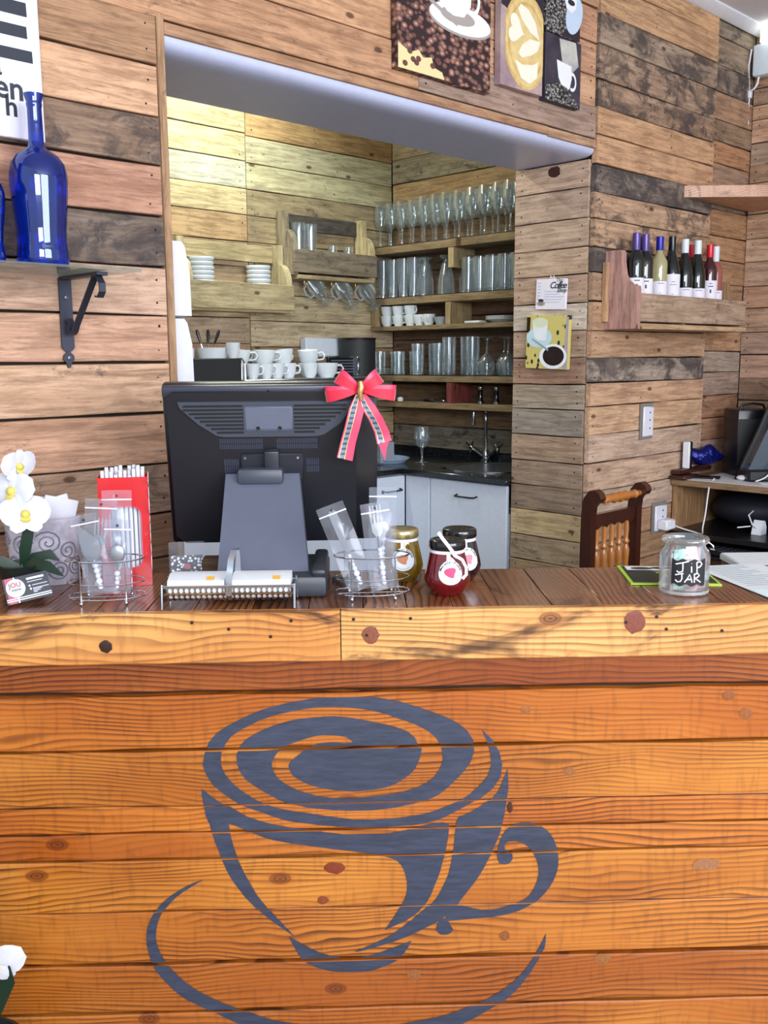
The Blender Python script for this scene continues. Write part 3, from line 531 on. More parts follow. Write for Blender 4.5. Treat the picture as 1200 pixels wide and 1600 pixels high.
for i, y in enumerate(ys):
    jx = random.uniform(-.006, .006)
    if i < 4: kd = ('pils', goblet(.225, .034, .032, .42, .92), 'stemmed beer glass number {n} from the left end of the top shelf')
    elif i < 8: kd = ('gob', goblet(.232, .036, .033, .36, .9), 'slim stemmed goblet number {n} in the middle of the top shelf')
    else: kd = ('ball', goblet(.238, .0405, .034, .42, .80), 'round bowled wine glass number {n} in the right half of the top shelf')
    for row in range(2):
        put_glass(kd[0], kd[1], MW @ T(XS + .042 + row * .085 + jx, y + (0 if row == 0 else .018), z), 'stemmed_glass', kd[2].replace('{n}', ORD[i if i < 4 else i - 4 if i < 8 else i - 8]) + (', front row' if row == 0 else ', back row'), 'glass', G1)
z = 1.8075
for i in range(4):
    for row in range(2): put_glass('tallp', [(1e-5, .001), (.024, 0), (.024, .012), (.036, .2), (.034, .2), (.021, .02), (1e-5, .018)], MW @ T(XS + .04 + row * .08, 1.60 - i * .078, z), 'pilsner_glass', 'tall tapered pilsner glass number %s from the left of the second shelf, %s row' % (ORD[i], 'front' if row == 0 else 'back'), 'glass', 'tall glasses on the second shelf')
for i in range(4):
    put_glass('updown', [(.046, 0), (.045, .002), (.040, .08), (.026, .155), (.012, .168), (.010, .174), (.034, .190), (.036, .195), (1e-5, .195)], MW @ T(XS + .05 + (i % 2) * .08, 1.285 - i * .072, z), 'upturned_glass', 'upturned beer glass number %s in the middle of the second shelf' % ORD[i], 'glass', 'upturned glasses on the second shelf')
for i in range(7):
    for row in range(2):
        put_glass('hib', tumbler(.172, .030, .036), MW @ T(XS + .042 + row * .08, .985 - i * .078, z), 'highball_glass', 'straight highball glass number %s in the right half of the second shelf, %s row' % (ORD[i], 'front' if row == 0 else 'back'), 'glass', 'highball glasses on the second shelf')
z = 1.3925
for i in range(4): put_glass('tum1', tumbler(.125, .030, .034), MW @ T(XS + .045 + (i % 2) * .05, 1.63 - i * .074, z), 'tumbler', 'short tumbler number %s from the left on the fourth shelf' % ORD[i], 'glass', 'short tumblers on the fourth shelf')
for i in range(3): put_glass('tum2', tumbler(.165, .030, .036), MW @ T(XS + .045 + (i % 2) * .05, 1.34 - i * .076, z), 'tall_tumbler', 'medium straight tumbler number %s beside the short ones on the fourth shelf' % ORD[i], 'glass', 'medium tumblers on the fourth shelf')
for i in range(3): put_glass('tum3', tumbler(.195, .034, .038), MW @ T(XS + .045 + (i % 2) * .05, 1.115 - i * .08, z), 'tall_tumbler', 'tallest straight tumbler number %s in the centre of the fourth shelf' % ORD[i], 'glass', 'tall tumblers on the fourth shelf')
for i in range(6): put_glass('upw', goblet(.19, .043, .034, .44, .80), MW @ T(XS + .05 + (i % 2) * .055, .865 - i * .068, z), 'upturned_wine_glass', 'upturned wine glass number %s at the right of the fourth shelf' % ORD[i], 'glass', 'upturned wine glasses on the fourth shelf', .19)
# one wine glass standing on the worktop
o = put_glass('wg', goblet(.185, .042, .036, .42, .80), MW @ T(.20, 1.115, WT + .001), 'wine_glass', 'single wine glass standing on the black worktop left of the sink', 'glass', 'wine glass on the worktop', 0, 24); del o['group']
# cups
def cup_mb(r=.031, h=.058, handle=True, ha=0):
    mb = MB().lathe([(1e-5, 0), (r * .62, 0), (r * .62, .004), (r * .85, h * .3), (r, h), (r - .003, h), (r * .8, h * .35), (1e-5, .008)], 20, cap=False)
    hd = None
    if handle: hd = MB().tube([(r * .9, 0, h * .82), (r * 1.35, 0, h * .84), (r * 1.55, 0, h * .62), (r * 1.38, 0, h * .36), (r * .85, 0, h * .3)], .0042, 8)
    return mb, hd
CUPP = {}
def put_cup(key, M, label, group, r=.031, h=.058, cat='cup', name='coffee_cup', tiltM=None):
    if key not in CUPP:
        t = thing(name, label, cat, M, group); mb, hd = cup_mb(r, h); mb.build('bowl', WH, t); hd.build('handle', WH, t); CUPP[key] = t
    else: t = copy_tree(CUPP[key], M, None, label)
    t['group'] = group; return t
z = 1.653; GC = 'white cups on the middle shelf'
for i, (y, n) in enumerate(((1.575, 2), (1.485, 2), (1.395, 2), (1.33, 1), (1.265, 1))):
    for k in range(n):
        put_cup('esp', MW @ T(XS + .045 + (.0 if i < 3 else .004), y, z + k * .05) @ RZ(-60 - 20 * i), ('upper' if k else 'lower' if n == 2 else 'single') + ' white espresso cup, number %s from the left on the middle shelf' % ('one', 'two', 'three', 'four', 'five')[i], GC, .036, .057)
bo = MB().lathe([(1e-5, 0), (.03, 0), (.046, .04), (.043, .04), (.028, .006), (1e-5, .006)], 20, cap=False).build('small_bowl', plain('pale_grey_bowl', (168, 176, 184), .3), None, MW @ T(XS + .055, 1.175, z)); tag(bo, 'small grey bowl at the end of the row of espresso cups', 'bowl')
# plates
def plate(M, r, label, group, m=WH): 
    o = MB().lathe([(1e-5, 0), (r * .6, 0), (r * .64, .004), (r, .016), (r, .018), (r * .66, .008), (1e-5, .006)], 28, cap=False).build('plate', m, None, M); return tag(o, label, 'plate', group)
for k in range(3): plate(MW @ T(XS + .09, .80, z + k * .007), .085, ('lowest', 'middle', 'top')[k] + ' plate of the left plate pile on the middle shelf', 'plates on the middle shelf')
for k in range(3): plate(MW @ T(XS + .09, .58, z + k * .012), .085, ('lowest', 'middle', 'top')[k] + ' plate of the right plate pile next to the reveal', 'plates on the middle shelf')
o = MB().box(-.03, .03, -.05, .05, 0, .012, .003).build('folded_cloth', WH, None, MW @ T(XS + .035, .93, z)); tag(o, 'small folded white cloth at the left of the plates', 'cloth')
# mills
for i, y in enumerate((.905, .80)):
    t = thing('pepper_mill', ('left' if i == 0 else 'right') + ' one of two chrome topped pepper mills under the glasses', 'mill', MW @ T(XS + .05, y, 1.248), 'chrome pepper mills')
    MB().lathe([(.017, 0), (.018, .012), (.013, .02), (.011, .045), (.013, .066)], 16).build('body', BLK if False else plain('dark_chrome', (90, 90, 100), .2, 1), t)
    MB().sphere((0, 0, .080), .0155, 14).build('cap', CHROME, t); MB().lathe([(.019, 0), (.019, .012)], 16).build('foot', CHROME, t)
for nm, lb, y, l in (('cake_knife', 'dark handled knife lying on the lowest kitchen shelf', 1.22, .16),):
    t = thing(nm, lb, 'knife', MW @ T(XS + .05, y, 1.248)); MB().box(-.008, .008, -l / 2, 0, 0, .012, .003).build('blade', CHROME, t); MB().box(-.009, .009, 0, l / 2, 0, .014, .004).build('handle', BLK, t)
o = MB().lathe([(.016, 0), (.018, .016), (.008, .022), (1e-5, .023)], 14).build('egg_cup_lid', WH, None, MW @ T(XS + .03, 1.46, 1.248)); tag(o, 'small white lid on the lowest shelf beside the red bow', 'lid')
o = MB().lathe([(.014, 0), (.014, .02), (.010, .026), (1e-5, .03)], 14).build('shaker', plain('dark_chrome', (90, 90, 100), .2, 1), None, MW @ T(XS + .05, .45, 1.248)); tag(o, 'little dark shaker at the right end of the lowest shelf', 'shaker')
# tray + grey box + bottle on the worktop
t = thing('serving_tray', 'grey oval serving tray on the worktop right of the monitor', 'tray', MW @ T(.10, 1.29, WT + .001))
MB().lathe([(1e-5, 0), (.10, 0), (.118, .022), (.122, .022), (.120, .026), (.102, .006), (1e-5, .006)], 32, sx=1.0, sy=1.15, cap=False).build('dish', plain('grey_blue_tray', (150, 170, 196), .4), t)
o = MB().box(-.05, .05, -.045, .045, 0, .105, .003).build('sugar_box', plain('grey_card', (156, 160, 172), .6), None, MW @ T(.045, 1.255, WT + .0075)); tag(o, 'plain grey box standing on the oval tray', 'box')
o = MB().box(-.035, .035, -.03, .03, 0, .06, .004).build('black_caddy', BLK, None, MW @ T(.135, 1.325, WT + .0075)); tag(o, 'small black container behind the grey box on the tray', 'container')

# --- espresso machine (its top carries the cups) and boxes beside it
ZM = 1.392
em = thing('espresso_machine', 'steel espresso machine mostly hidden behind the black monitor', 'machine', MW @ T(-.47, 1.36, WT + .001)); hm = ZM - WT - .001
MB().box(-.40, .36, -.20, .22, .06, hm - .03, .012).build('housing', STEEL, em)
MB().box(-.42, .40, -.24, .24, hm - .03, hm, .006).build('cup_tray', STEEL, em)
MB().box(-.38, .34, -.26, .20, 0, .06, .006).build('drip_tray', STEEL, em)
for x in (-.2, .16): 
    g = MB().lathe([(.035, 0), (.035, .06)], 18).build('group_head', CHROME, em, T(x, -.22, .24)); MB().tube([(0, -.03, .0), (0, -.17, -.012)], [.011, .014], 10).build('portafilter', BLK, g)
vent = MB().box(.22, .40, -.04, -.02, hm, hm + .095, .003).build('side_grille', BLK, em)
for i in range(5): MB().box(.235, .385, -.045, -.041, hm + .02 + i * .014, hm + .026 + i * .014).build('slat', plain('slat_grey', (96, 100, 110), .4), vent)
MB().box(.398, .412, -.06, 0, hm, hm + .097, .002).build('side_rail', CHROME, em)
for sx in (-.415, -.395): MB().tube([(sx, -.19, hm), (sx, -.19, hm + .07), (sx, -.17, hm + .09), (sx, .1, hm + .09), (sx, .12, hm + .07), (sx, .12, hm)], .004, 8).build('cup_rail', CHROME, em)
GM = 'white cups on the espresso machine'
random.seed(3)
cups = [(-.80, 1.20, 'demi', 0), (-.725, 1.20, 'demi', 0), (-.65, 1.22, 'mug', 0), (-.565, 1.24, 'mug', 0), (-.47, 1.20, 'mug', 40), (-.38, 1.185, 'big', 0), (-.78, 1.33, 'big', 0), (-.63, 1.34, 'big', 0), (-.50, 1.36, 'big', 0), (-.36, 1.34, 'big', 0), (-.70, 1.47, 'big', 0), (-.55, 1.48, 'big', 0)]
nm = ['first small cup from the left in the front row', 'second small cup from the left in the front row', 'third cup, a mug, in the front row', 'fourth cup, a mug, in the front row', 'mug turned left of the large front cup', 'large round cup at the right end of the front row', 'tilted wide cup at the left of the second row', 'wide cup second in the second row', 'wide cup third in the second row', 'wide cup right end of the second row', 'left wide cup in the rear row', 'right wide cup in the rear row']
for (x, y, kd, a), l in zip(cups, nm):
    r, h = {'demi': (.031, .066), 'mug': (.036, .068), 'big': (.054, .068)}[kd]
    zz = ZM + (.0 if y < 1.3 else .045)
    M = MW @ T(x, y, ZM + .001) @ RZ(-20 + a)
    if y > 1.3:
        M = MW @ T(x, y, ZM + .062) @ RZ(random.uniform(-60, 60)) @ RX(random.uniform(-9, 9))
        put_cup(kd, MW @ T(x, y, ZM + .001) @ RZ(160), 'lower cup under the ' + l, GM, r, h)
    put_cup(kd, M, l + ' on the espresso machine', GM, r, h)
# black boxes / cutlery crock left of the machine
o = MB().box(-.14, .14, -.12, .12, 0, 1.483 - WT, .004).build('black_grinder_box', plain('matt_black', (34, 36, 38), .6), None, MW @ T(-1.035, 1.27, WT + .001)); tag(o, 'matt black box left of the espresso machine', 'box')
ck = MB().lathe([(1e-5, 0), (.062, 0), (.07, .045), (.066, .045), (.058, .006), (1e-5, .006)], 24, cap=False).build('cutlery_bowl', WH, None, MW @ T(-.965, 1.27, 1.485)); tag(ck, 'white bowl holding dark handled spoons on the black box', 'bowl')
o = MB().lathe([(1e-5, 0), (.036, 0), (.038, .042), (.035, .042), (.033, .006), (1e-5, .006)], 20, cap=False).build('ramekin', WH, None, MW @ T(-1.10, 1.27, 1.485)); tag(o, 'small white ramekin left of the bowl of spoons', 'ramekin')
put_cup('demi', MW @ T(-.915, 1.185, 1.485) @ RZ(20), 'white cup in front of the bowl of spoons', GM)
for i, (dx, tx, c) in enumerate(((-.03, -.018, 'teaspoon with the thinnest dark handle'), (.0, .012, 'spoon leaning in the middle of the white bowl'), (.022, .045, 'dark handled spoon leaning furthest right in the bowl'))):
    t = thing('spoon', c, 'spoon', MW @ T(-.985 + dx * .6, 1.27, 1.492), 'spoons in the white bowl')
    MB().tube([(0, 0, 0), (tx * .6, .01, .055)], .003, 8).build('shank', CHROME, t); MB().tube([(tx * .6, .01, .055), (tx * 1.2, .018, .10), (tx * 1.35, .02, .115)], [.0045, .008, .005], 8).build('grip', BLK, t)
# white switch box on the wall and black canister
o = MB().box(-.115, .115, -.05, 0, -.05, .05, .006).build('wall_switch_box', plain('white_switch', (222, 230, 240), .4), None, MW @ T(-.035, DK - .026, 1.54)); tag(o, 'white rectangular switch box on the kitchen back wall', 'switch box')
t = thing('black_canister', 'tall black cylindrical bin right of the white switch box', 'canister', MW @ T(.14, 1.535, WT + .001))
MB().lathe([(.088, 0), (.100, 1.585 - WT), (.095, 1.585 - WT), (.092, 1.57 - WT), (1e-5, 1.57 - WT)], 32).build('drum', plain('matt_black', (34, 36, 38), .6), t); MB().lathe([(.101, 0), (.103, .012), (.098, .012), (.098, 0)], 32, cap=False).build('rim', BLK, t, T(0, 0, 1.575 - WT))

# --- pallet racks on the back wall
def scoop(w, h, n=8):   # side profile of a pallet stringer with curved notch (y,z), open to front
    pts = [(0, 0), (-w, 0), (-w, h * .42)] + [(-w + (w * .55) * (1 - math.cos(R(90 * i / n))), h * .42 + (h * .30) * math.sin(R(90 * i / n))) for i in range(1, n + 1)] + [(-w * .42, h), (0, h)]
    return pts
def rack(name, label, x0, x1, z0, h, fb, d, cols, bz=0.0, back=True):
    t = thing(name, label, 'rack', MW @ T((x0 + x1) / 2, DK - .026, z0)); hw = (x1 - x0) / 2
    for sg, c in ((-1, cols[0]), (1, cols[1])):
        xx = sg * (hw - .018); MB().prism(scoop(d - .016, h), xx - .018, xx + .018, 'YZ').build('side', pallet('Z'), t, None, c)
    MB().box(-hw, hw, -d, -d + .016, .012, fb, .002).build('front_board', pallet('X'), t, None, cols[2])
    MB().box(-hw + .037, hw - .037, -d + .017, 0, bz, bz + .014, .001).build('bottom_board', pallet('X'), t, None, cols[3])
    if bz: MB().box(-hw + .02, hw - .03, -d - .012, 0, -.02, -.001, .002).build('base_board', pallet('X'), t, None, cols[3])
    if back: MB().box(-hw + .037, hw - .037, -.016, 0, h * .74, h * .98, .002).build('back_board', pallet('X'), t, None, cols[4])
    return t
PC = [(196, 178, 130, .1), (190, 172, 124, .1), (184, 164, 116, .3), (176, 150, 104, .2), (186, 166, 114, .15)]
rack('pallet_rack', 'pallet wood rack holding two stacks of white saucers', -.905, -.29, 1.705, .335, .135, .135, PC)
PC2 = [(150, 136, 108, .3), (196, 176, 122, .1), (140, 124, 100, .45), (176, 150, 104, .2), (90, 84, 76, .5)]
rack('pallet_rack', 'greyer pallet wood rack with glasses and hooks below', -.285, .285, 1.895, .315, .125, .135, PC2, .09)
for sx, n, lab in ((-.79, 11, 'left'), (-.46, 10, 'right')):
    for k in range(n):
        o = PROTO.get('sauc')
        M = MW @ T(sx + random.uniform(-.002, .002), DK - .095, 1.7215 + k * .0208)
        if not o:
            o = MB().lathe([(1e-5, 0), (.048, 0), (.054, .003), (.059, .008), (.0605, .014), (.059, .0195), (.055, .0195), (.050, .006), (1e-5, .005)], 24, cap=False).build('saucer', WH, None, M); PROTO['sauc'] = o
        else: o = o.copy(); COL.objects.link(o); o.matrix_world = M
        pos = 'bottom' if k == 0 else 'top' if k == n - 1 else None
        tag(o, ('%s white saucer of the %s stack on the pallet rack' % (pos, lab)) if pos else 'white saucer inside the %s stack on the pallet rack' % lab, 'saucer', 'saucers in the %s stack' % lab)
for i, x in enumerate((-.20, -.12)): put_glass('rt', tumbler(.155, .032, .036), MW @ T(x, DK - .09, 2.0), 'highball_glass', ('left' if i == 0 else 'right') + ' tall glass standing in the grey pallet rack', 'glass', 'glasses in the grey rack')
for i, x in enumerate((.03, .14)): put_glass('rt2', tumbler(.06, .022, .026), MW @ T(x, DK - .09, 2.0), 'shot_glass', ('left' if i == 0 else 'right') + ' small shot glass in the grey pallet rack', 'glass', 'shot glasses in the grey rack')
# hooks with hanging glass mugs
for i, x in enumerate((-.165, .02, .19)):
    w_ = ('left', 'middle', 'right')[i]
    h = MB().tube([(0, 0, 0), (0, 0, -.018), (.010, 0, -.030), (.020, 0, -.020), (.018, 0, -.010)], .0022, 6).build('cup_hook', plain('brass_hook', (170, 140, 70), .3, 1), None, MW @ T(x, DK - .09, 1.874)); tag(h, w_ + ' brass cup hook under the grey rack', 'hook', 'cup hooks')
    key = 'mug'; M = MW @ T(x + .012, DK - .09, 1.836) @ RY(-38 if i else -42)
    t = thing('glass_mug', 'clear glass mug hanging from the %s hook' % w_, 'mug', M, 'hanging glass mugs') if i == 0 else copy_tree(mug0, M, None, 'clear glass mug hanging from the %s hook' % w_)
    if i == 0:
        mug0 = t
        MB().lathe([(1e-5, -.175), (.036, -.175), (.036, -.169), (.014, -.155), (.026, -.13), (.046, -.085), (.048, 0), (.046, 0), (.044, -.085), (.022, -.127), (1e-5, -.132)], 20, (.058, 0, .03), cap=False).build('glass_body', GLASS(), t, sharp=60)
        MB().tube([(.014, 0, .016), (-.014, 0, .008), (-.022, 0, -.022), (-.010, 0, -.052), (.014, 0, -.058)], .006, 8).build('handle', thin_glass('glass_handle', (.9, .94, .96), .25, (.8, .88, .95), .3), t)
# white dispensers on the left reveal of the opening
for z0, z1, l in ((1.60, 1.80, 'upper white dispenser edge sticking out of the left reveal'), (1.418, 1.592, 'lower white dispenser edge on the left reveal')):
    t = thing('wall_dispenser', l, 'dispenser', MW @ T(XL + .002, .12, (z0 + z1) / 2), 'dispensers on the left reveal'); hh = (z1 - z0) / 2
    MB().prism([(0, -hh), (.10, -hh), (.098, hh * .2), (.085, hh - .012), (.075, hh), (0, hh)], -.07, .07, 'XZ').build('cover', plain('white_dispenser', (226, 226, 244), .35), t)
    MB().box(.0, .09, -.05, .05, -hh - .003, -hh + .001).build('slot_plate', plain('pale_grey_slot', (150, 152, 165), .5), t)

# ================================================================ THINGS ON THE WALLS
WY = -.026                      # face of the planks on the main wall
# --- lettered sign, left edge of the photo
sg = thing('wall_sign', 'white wooden sign with big dark letters at the left edge', 'sign', MW @ T(-2.31, WY, 1.982))
sk_ = NT('white_washed_board'); sv = sk_.n('TexCoord').outputs['Object']
sk_.put(sk_.b.inputs['Base Color'], sk_.mix(sk_.rng(sk_.noise(sk_.vm('MULTIPLY', sv, (40, 40, 6)), 1, 5), .35, .8), c4(232, 230, 246), c4(206, 204, 224))); sk_.b.inputs['Roughness'].default_value = .55
MB().box(-.80, 0, -.018, 0, 0, .62, .002).build('board', sk_.m, sg)
INK = plain('dark_ink', (40, 46, 58), .5)
mb = MB()
for z0, z1, xr in ((.268, .298, -.028), (.221, .247, -.030), (.170, .196, -.020)): mb.flat([(-.16, z0), (xr, z0), (xr - .001, z1), (-.16, z1)], -.0188)
mb.flat([(-.175, .170), (-.125, .170), (-.125, .298), (-.175, .298)], -.0189)
mb.build('letter', INK, sg, label='big dark letter E')
text('letter', 'a', .055, INK, sg, T(-.118, -.0182, .133) @ UP, bold=.0012)
text('letter', ',', .085, INK, sg, T(-.052, -.0182, .325) @ UP, bold=.002)
text('letter', 'en', .072, INK, sg, T(-.045, -.0182, .085) @ UP, 'RIGHT', bold=.0014)
text('letter', 'h', .062, INK, sg, T(-.062, -.0182, .048) @ UP, 'RIGHT', bold=.0012)
# --- glass shelf with iron bracket
ZS = 1.676
MB().box(0, 0, 0, 0, 0, 0)
o = MB().box(-1.0, 0, -.215, 0, 0, .006, .001).build('glass_shelf', thin_glass('green_edge_glass', (.80, .92, .90), .10, (.35, .5, .5), .25), None, MW @ T(-2.19, WY - .002, ZS + .006)); tag(o, 'clear glass shelf carrying the blue bottles on an iron bracket', 'shelf')
IRON = plain('wrought_iron', (66, 68, 82), .42, .6)
bk = thing('shelf_bracket', 'black wrought iron scroll bracket under the glass shelf', 'bracket', MW @ T(-2.276, WY, ZS))
MB().prism([(-.016, 0), (.016, 0), (.016, -.165), (.010, -.172), (.004, -.176), (.013, -.184), (.014, -.194), (.006, -.203), (.003, -.214), (-.003, -.214), (-.006, -.203), (-.014, -.194), (-.013, -.184), (-.004, -.176), (-.010, -.172), (-.016, -.165)], -.005, 0, 'XZ').build('wall_plate', IRON, bk)
MB().box(-.014, .014, -.19, 0, -.004, .004, .001).build('arm', IRON, bk)
def strap(path, w_, th, name):      # flat bar following a path in the YZ plane
    mb = MB(); P = [Vector((0, a, b)) for a, b in path]; L = len(P); vs = []
    for i, p in enumerate(P):
        t_ = (P[min(i + 1, L - 1)] - P[max(i - 1, 0)]).normalized(); nn = Vector((0, -t_.z, t_.y)) * th
        vs += [p + nn + Vector((-w_, 0, 0)), p + nn + Vector((w_, 0, 0)), p - nn + Vector((w_, 0, 0)), p - nn + Vector((-w_, 0, 0))]
    fs = [(i * 4 + k, i * 4 + (k + 1) % 4, (i + 1) * 4 + (k + 1) % 4, (i + 1) * 4 + k) for i in range(L - 1) for k in range(4)] + [(0, 1, 2, 3), tuple(4 * (L - 1) + k for k in (3, 2, 1, 0))]
    return mb.add(vs, fs).build(name, IRON, bk)
strap([(-.012, -.105), (-.020, -.098), (-.026, -.108), (-.022, -.124), (-.030, -.134), (-.042, -.128), (-.055, -.110), (-.155, -.004)], .008, .002, 'brace')
strap([(-.150, -.004), (-.172, -.006), (-.186, -.022), (-.186, -.040), (-.174, -.052), (-.162, -.050)], .008, .002, 'scroll')
for z_ in (-.045, -.190): MB().lathe([(.006, 0), (.005, .003), (1e-5, .004)], 10).build('screw', plain('dull_screw', (120, 120, 128), .4, .9), bk, T(0, -.0052, z_) @ RX(90))
# --- blue bottles
bg = NT('cobalt_glass'); bt = bg.n('BsdfTransparent'); bt.inputs[0].default_value = (.03, .13, .66, 1)
bp = bg.n('BsdfDiffuse'); bp.inputs[0].default_value = (.004, .022, .26, 1)
bgl = bg.n('BsdfGlossy'); bgl.inputs['Roughness'].default_value = .04; bgl.inputs[0].default_value = (.75, .85, 1, 1)
m1 = bg.n('MixShader'); bg.put(m1.inputs[0], bg.rng(bg.noise(bg.n('TexCoord').outputs['Object'], 14, 2), .3, .7, .25, .5)); bg.t.links.new(bt.outputs[0], m1.inputs[1]); bg.t.links.new(bp.outputs[0], m1.inputs[2])
lw = bg.n('LayerWeight'); lw.inputs[0].default_value = .42
m2 = bg.n('MixShader'); bg.put(m2.inputs[0], bg.math('ADD', bg.math('MULTIPLY', lw.outputs['Fresnel'], .8), .03, clamp=True)); bg.t.links.new(m1.outputs[0], m2.inputs[1]); bg.t.links.new(bgl.outputs[0], m2.inputs[2])
bg.t.links.new(m2.outputs[0], bg.out.inputs[0])
BP = [(1e-5, .012), (.046, 0), (.0555, .004), (.0575, .02), (.0555, .042), (.0535, .058), (.0545, .085), (.0605, .15), (.0630, .19), (.0625, .205), (.058, .226), (.046, .243), (.028, .255), (.0190, .263), (.0165, .275), (.0155, .345), (.0165, .350), (.0175, .354), (.0165, .358), (.0205, .372), (.021, .376), (.017, .376), (.0135, .36), (.013, .30)]
for s_, t_, sc_, l in ((-2.372, -.125, 1.0, 'tall cobalt blue glass bottle standing on the glass shelf'), (-2.520, -.125, .74, 'second blue glass bottle cut off by the left edge of the photo')):
    o = MB().lathe([(r * 1.0, z_ * sc_) for r, z_ in BP], 40, cap=False).build('blue_bottle', bg.m, None, MW @ T(s_, t_, ZS + .0125), sharp=60); tag(o, l, 'bottle', 'blue bottles on the glass shelf')

# --- canvas prints above the opening
def beans_mat(name, c0, c1, c2, scale, stretch):
    k = NT(name); v = k.n('TexCoord').outputs['Object']; v = k.vm('ADD', k.vm('MULTIPLY', v, stretch), k.vm('SCALE', (1, 1, 1), 0.0))
    vo = k.n('TexVoronoi'); k.put(vo.inputs['Vector'], v); vo.inputs['Scale'].default_value = scale
    e = vo.outputs['Distance']; sep = k.n('SeparateColor'); k.t.links.new(vo.outputs['Color'], sep.inputs[0])
    col = k.mix(k.rng(e, .05, .42), c4(*c2), c4(*c1)); col = k.mix(k.rng(e, .48, .62), col, c4(*c0))
    col = k.mix(k.math('MULTIPLY', sep.outputs[0], .55), col, c4(*c0)); k.put(k.b.inputs['Base Color'], col); k.b.inputs['Roughness'].default_value = .6
    return k.m
def gradmat(name, a, b, scale=8, rough=.6):
    k = NT(name); v = k.n('TexCoord').outputs['Object']; k.put(k.b.inputs['Base Color'], k.mix(k.rng(k.noise(v, scale, 4), .3, .7), c4(*a), c4(*b))); k.b.inputs['Roughness'].default_value = rough; return k.m
PW = plain('print_white', (236, 238, 246), .55); PD = plain('print_dark', (44, 36, 48), .6); PS = plain('print_shadow_grey', (170, 160, 156), .6); PCR = plain('print_cream', (232, 214, 160), .6)
BEANS = beans_mat('coffee_bean_print', (46, 28, 32), (138, 94, 82), (214, 172, 154), 40, (1.0, 1.0, 1.5))
def canvas(label, s0, s1, z0, z1, m, th=.028):
    t = thing('canvas_print', label, 'canvas', MW @ T((s0 + s1) / 2, WY, z0), 'coffee canvas prints'); hw = (s1 - s0) / 2
    MB().box(-hw, hw, -th, 0, 0, z1 - z0, .0015).build('canvas', m, t); return t, hw, -th
t, hw, y = canvas('large canvas print of a white cup among coffee beans', -1.15, -.70, 2.372, 2.86, BEANS)
mb = MB()
# cup, saucer, table strip at lower left, dark shade
mb.flat([(-hw + .002, .001), (-hw + .002, .075), (-.17, .055), (-.13, .07), (-.11, .05), (-.07, .058), (-.06, .03), (-.02, .022), (-.01, .001)], y - .0006, 3)
mb.flat([(-hw + .002, .30), (.0, .33), (hw - .002, .30), (hw - .002, .47), (-hw + .002, .47)], y - .0005, 1)
mb.flat(ell(.07, .195, .155, .045, 32), y - .0010, 2); mb.flat(ell(.07, .202, .152, .044, 32), y - .0012, 0)
mb.flat(ell(.055, .208, .085, .024, 24), y - .0014, 2)
mb.flat([(-.055, .34), (-.045, .255), (.0, .215), (.035, .207), (.085, .212), (.118, .25), (.128, .34)], y - .0016, 0)
mb.flat([(-.10, .335), (-.10, .29), (-.085, .262), (-.05, .245), (.01, .212), (-.01, .25), (-.04, .29)], y - .0015, 0)
for a0 in range(-100, 100, 20):
    p = [(.126 + r * .040 * math.cos(R(a)), .275 + r * .05 * math.sin(R(a))) for r, a in ((1, a0), (1, a0 + 20), (.68, a0 + 20), (.68, a0))]; mb.flat(p, y - .0017, 0)
mb.flat([(-.20, .255), (-.11, .235), (.05, .178), (.055, .186), (-.10, .246), (-.19, .265)], y - .0018, 2)
mb.flat(ell(-.175, .36, .10, .06, 24), y - .0011, 0)
for i in range(7): cx = random.uniform(-.21, -.03); cz = random.uniform(.012, .06); mb.flat(ell(cx, cz, .012, .009, 10), y - .0008, 4)
mb.build('print', [PW, PD, PS, PCR, plain('print_bean', (104, 66, 60), .6)], t)
t, hw, y = canvas('narrow canvas print of latte art with a white heart', -.645, -.405, 2.415, 2.90, gradmat('latte_rim_print', (146, 120, 132), (190, 166, 160)))
mb = MB()
mb.flat([(-hw, .26), (hw, .20), (hw, .48), (-hw, .48)], y - .0005, 3)
for i, (rx, rz, mi) in enumerate(((.128, .160, 0), (.118, .148, 1), (.104, .130, 0), (.094, .118, 1))):
    P = [(min(max(a, -hw + .022), hw - .001), max(b, .002)) for a, b in ell(.02, .165, rx, rz, 40)]; mb.flat(P, y - .0008 - i * .0003, mi)
def heart(cx, cz, s, rot):
    P = []
    for i in range(32):
        q = 2 * math.pi * i / 32; a = 16 * math.sin(q) ** 3; b = 13 * math.cos(q) - 5 * math.cos(2 * q) - 2 * math.cos(3 * q) - math.cos(4 * q)
        c_, s_ = math.cos(R(rot)), math.sin(R(rot)); P.append((cx + s * (a * c_ - b * s_), cz + s * (a * s_ + b * c_)))
    return P
for P in (heart(-.042, .195, .0030, 78), [(.095, .185), (.04, .20), (-.01, .235), (-.03, .265), (-.015, .283), (.03, .272), (.07, .24)], [(.10, .18), (.04, .178), (-.005, .15), (-.025, .12), (-.005, .108), (.05, .125), (.09, .15)], [(-.045, .095), (.0, .085), (.06, .095), (.09, .11), (.085, .055), (.04, .028), (-.01, .04)]): mb.flat([(min(max(a, -hw + .01), hw - .001), b) for a, b in P], y - .0022, 2)
mb.flat([(-hw + .001, .31), (-.05, .285), (-.06, .30), (-hw + .001, .345)], y - .0012, 2); mb.flat([(-hw + .001, .37), (-.02, .33), (-.03, .345), (-hw + .001, .39)], y - .0012, 2)
mb.build('print', [gradmat('latte_crema_print', (196, 160, 96), (222, 192, 128), 30), gradmat('latte_crema_light', (214, 184, 120), (228, 204, 146), 30), plain('print_milk', (244, 238, 220), .55), plain('print_dark', (44, 36, 48), .6)], t)
MONO = beans_mat('black_white_bean_print', (24, 24, 28), (120, 118, 116), (226, 224, 216), 85, (1, 1, 1.4))
t, hw, y = canvas('small upper canvas print of a cup on beans', -.388, -.178, 2.646, 2.90, MONO)
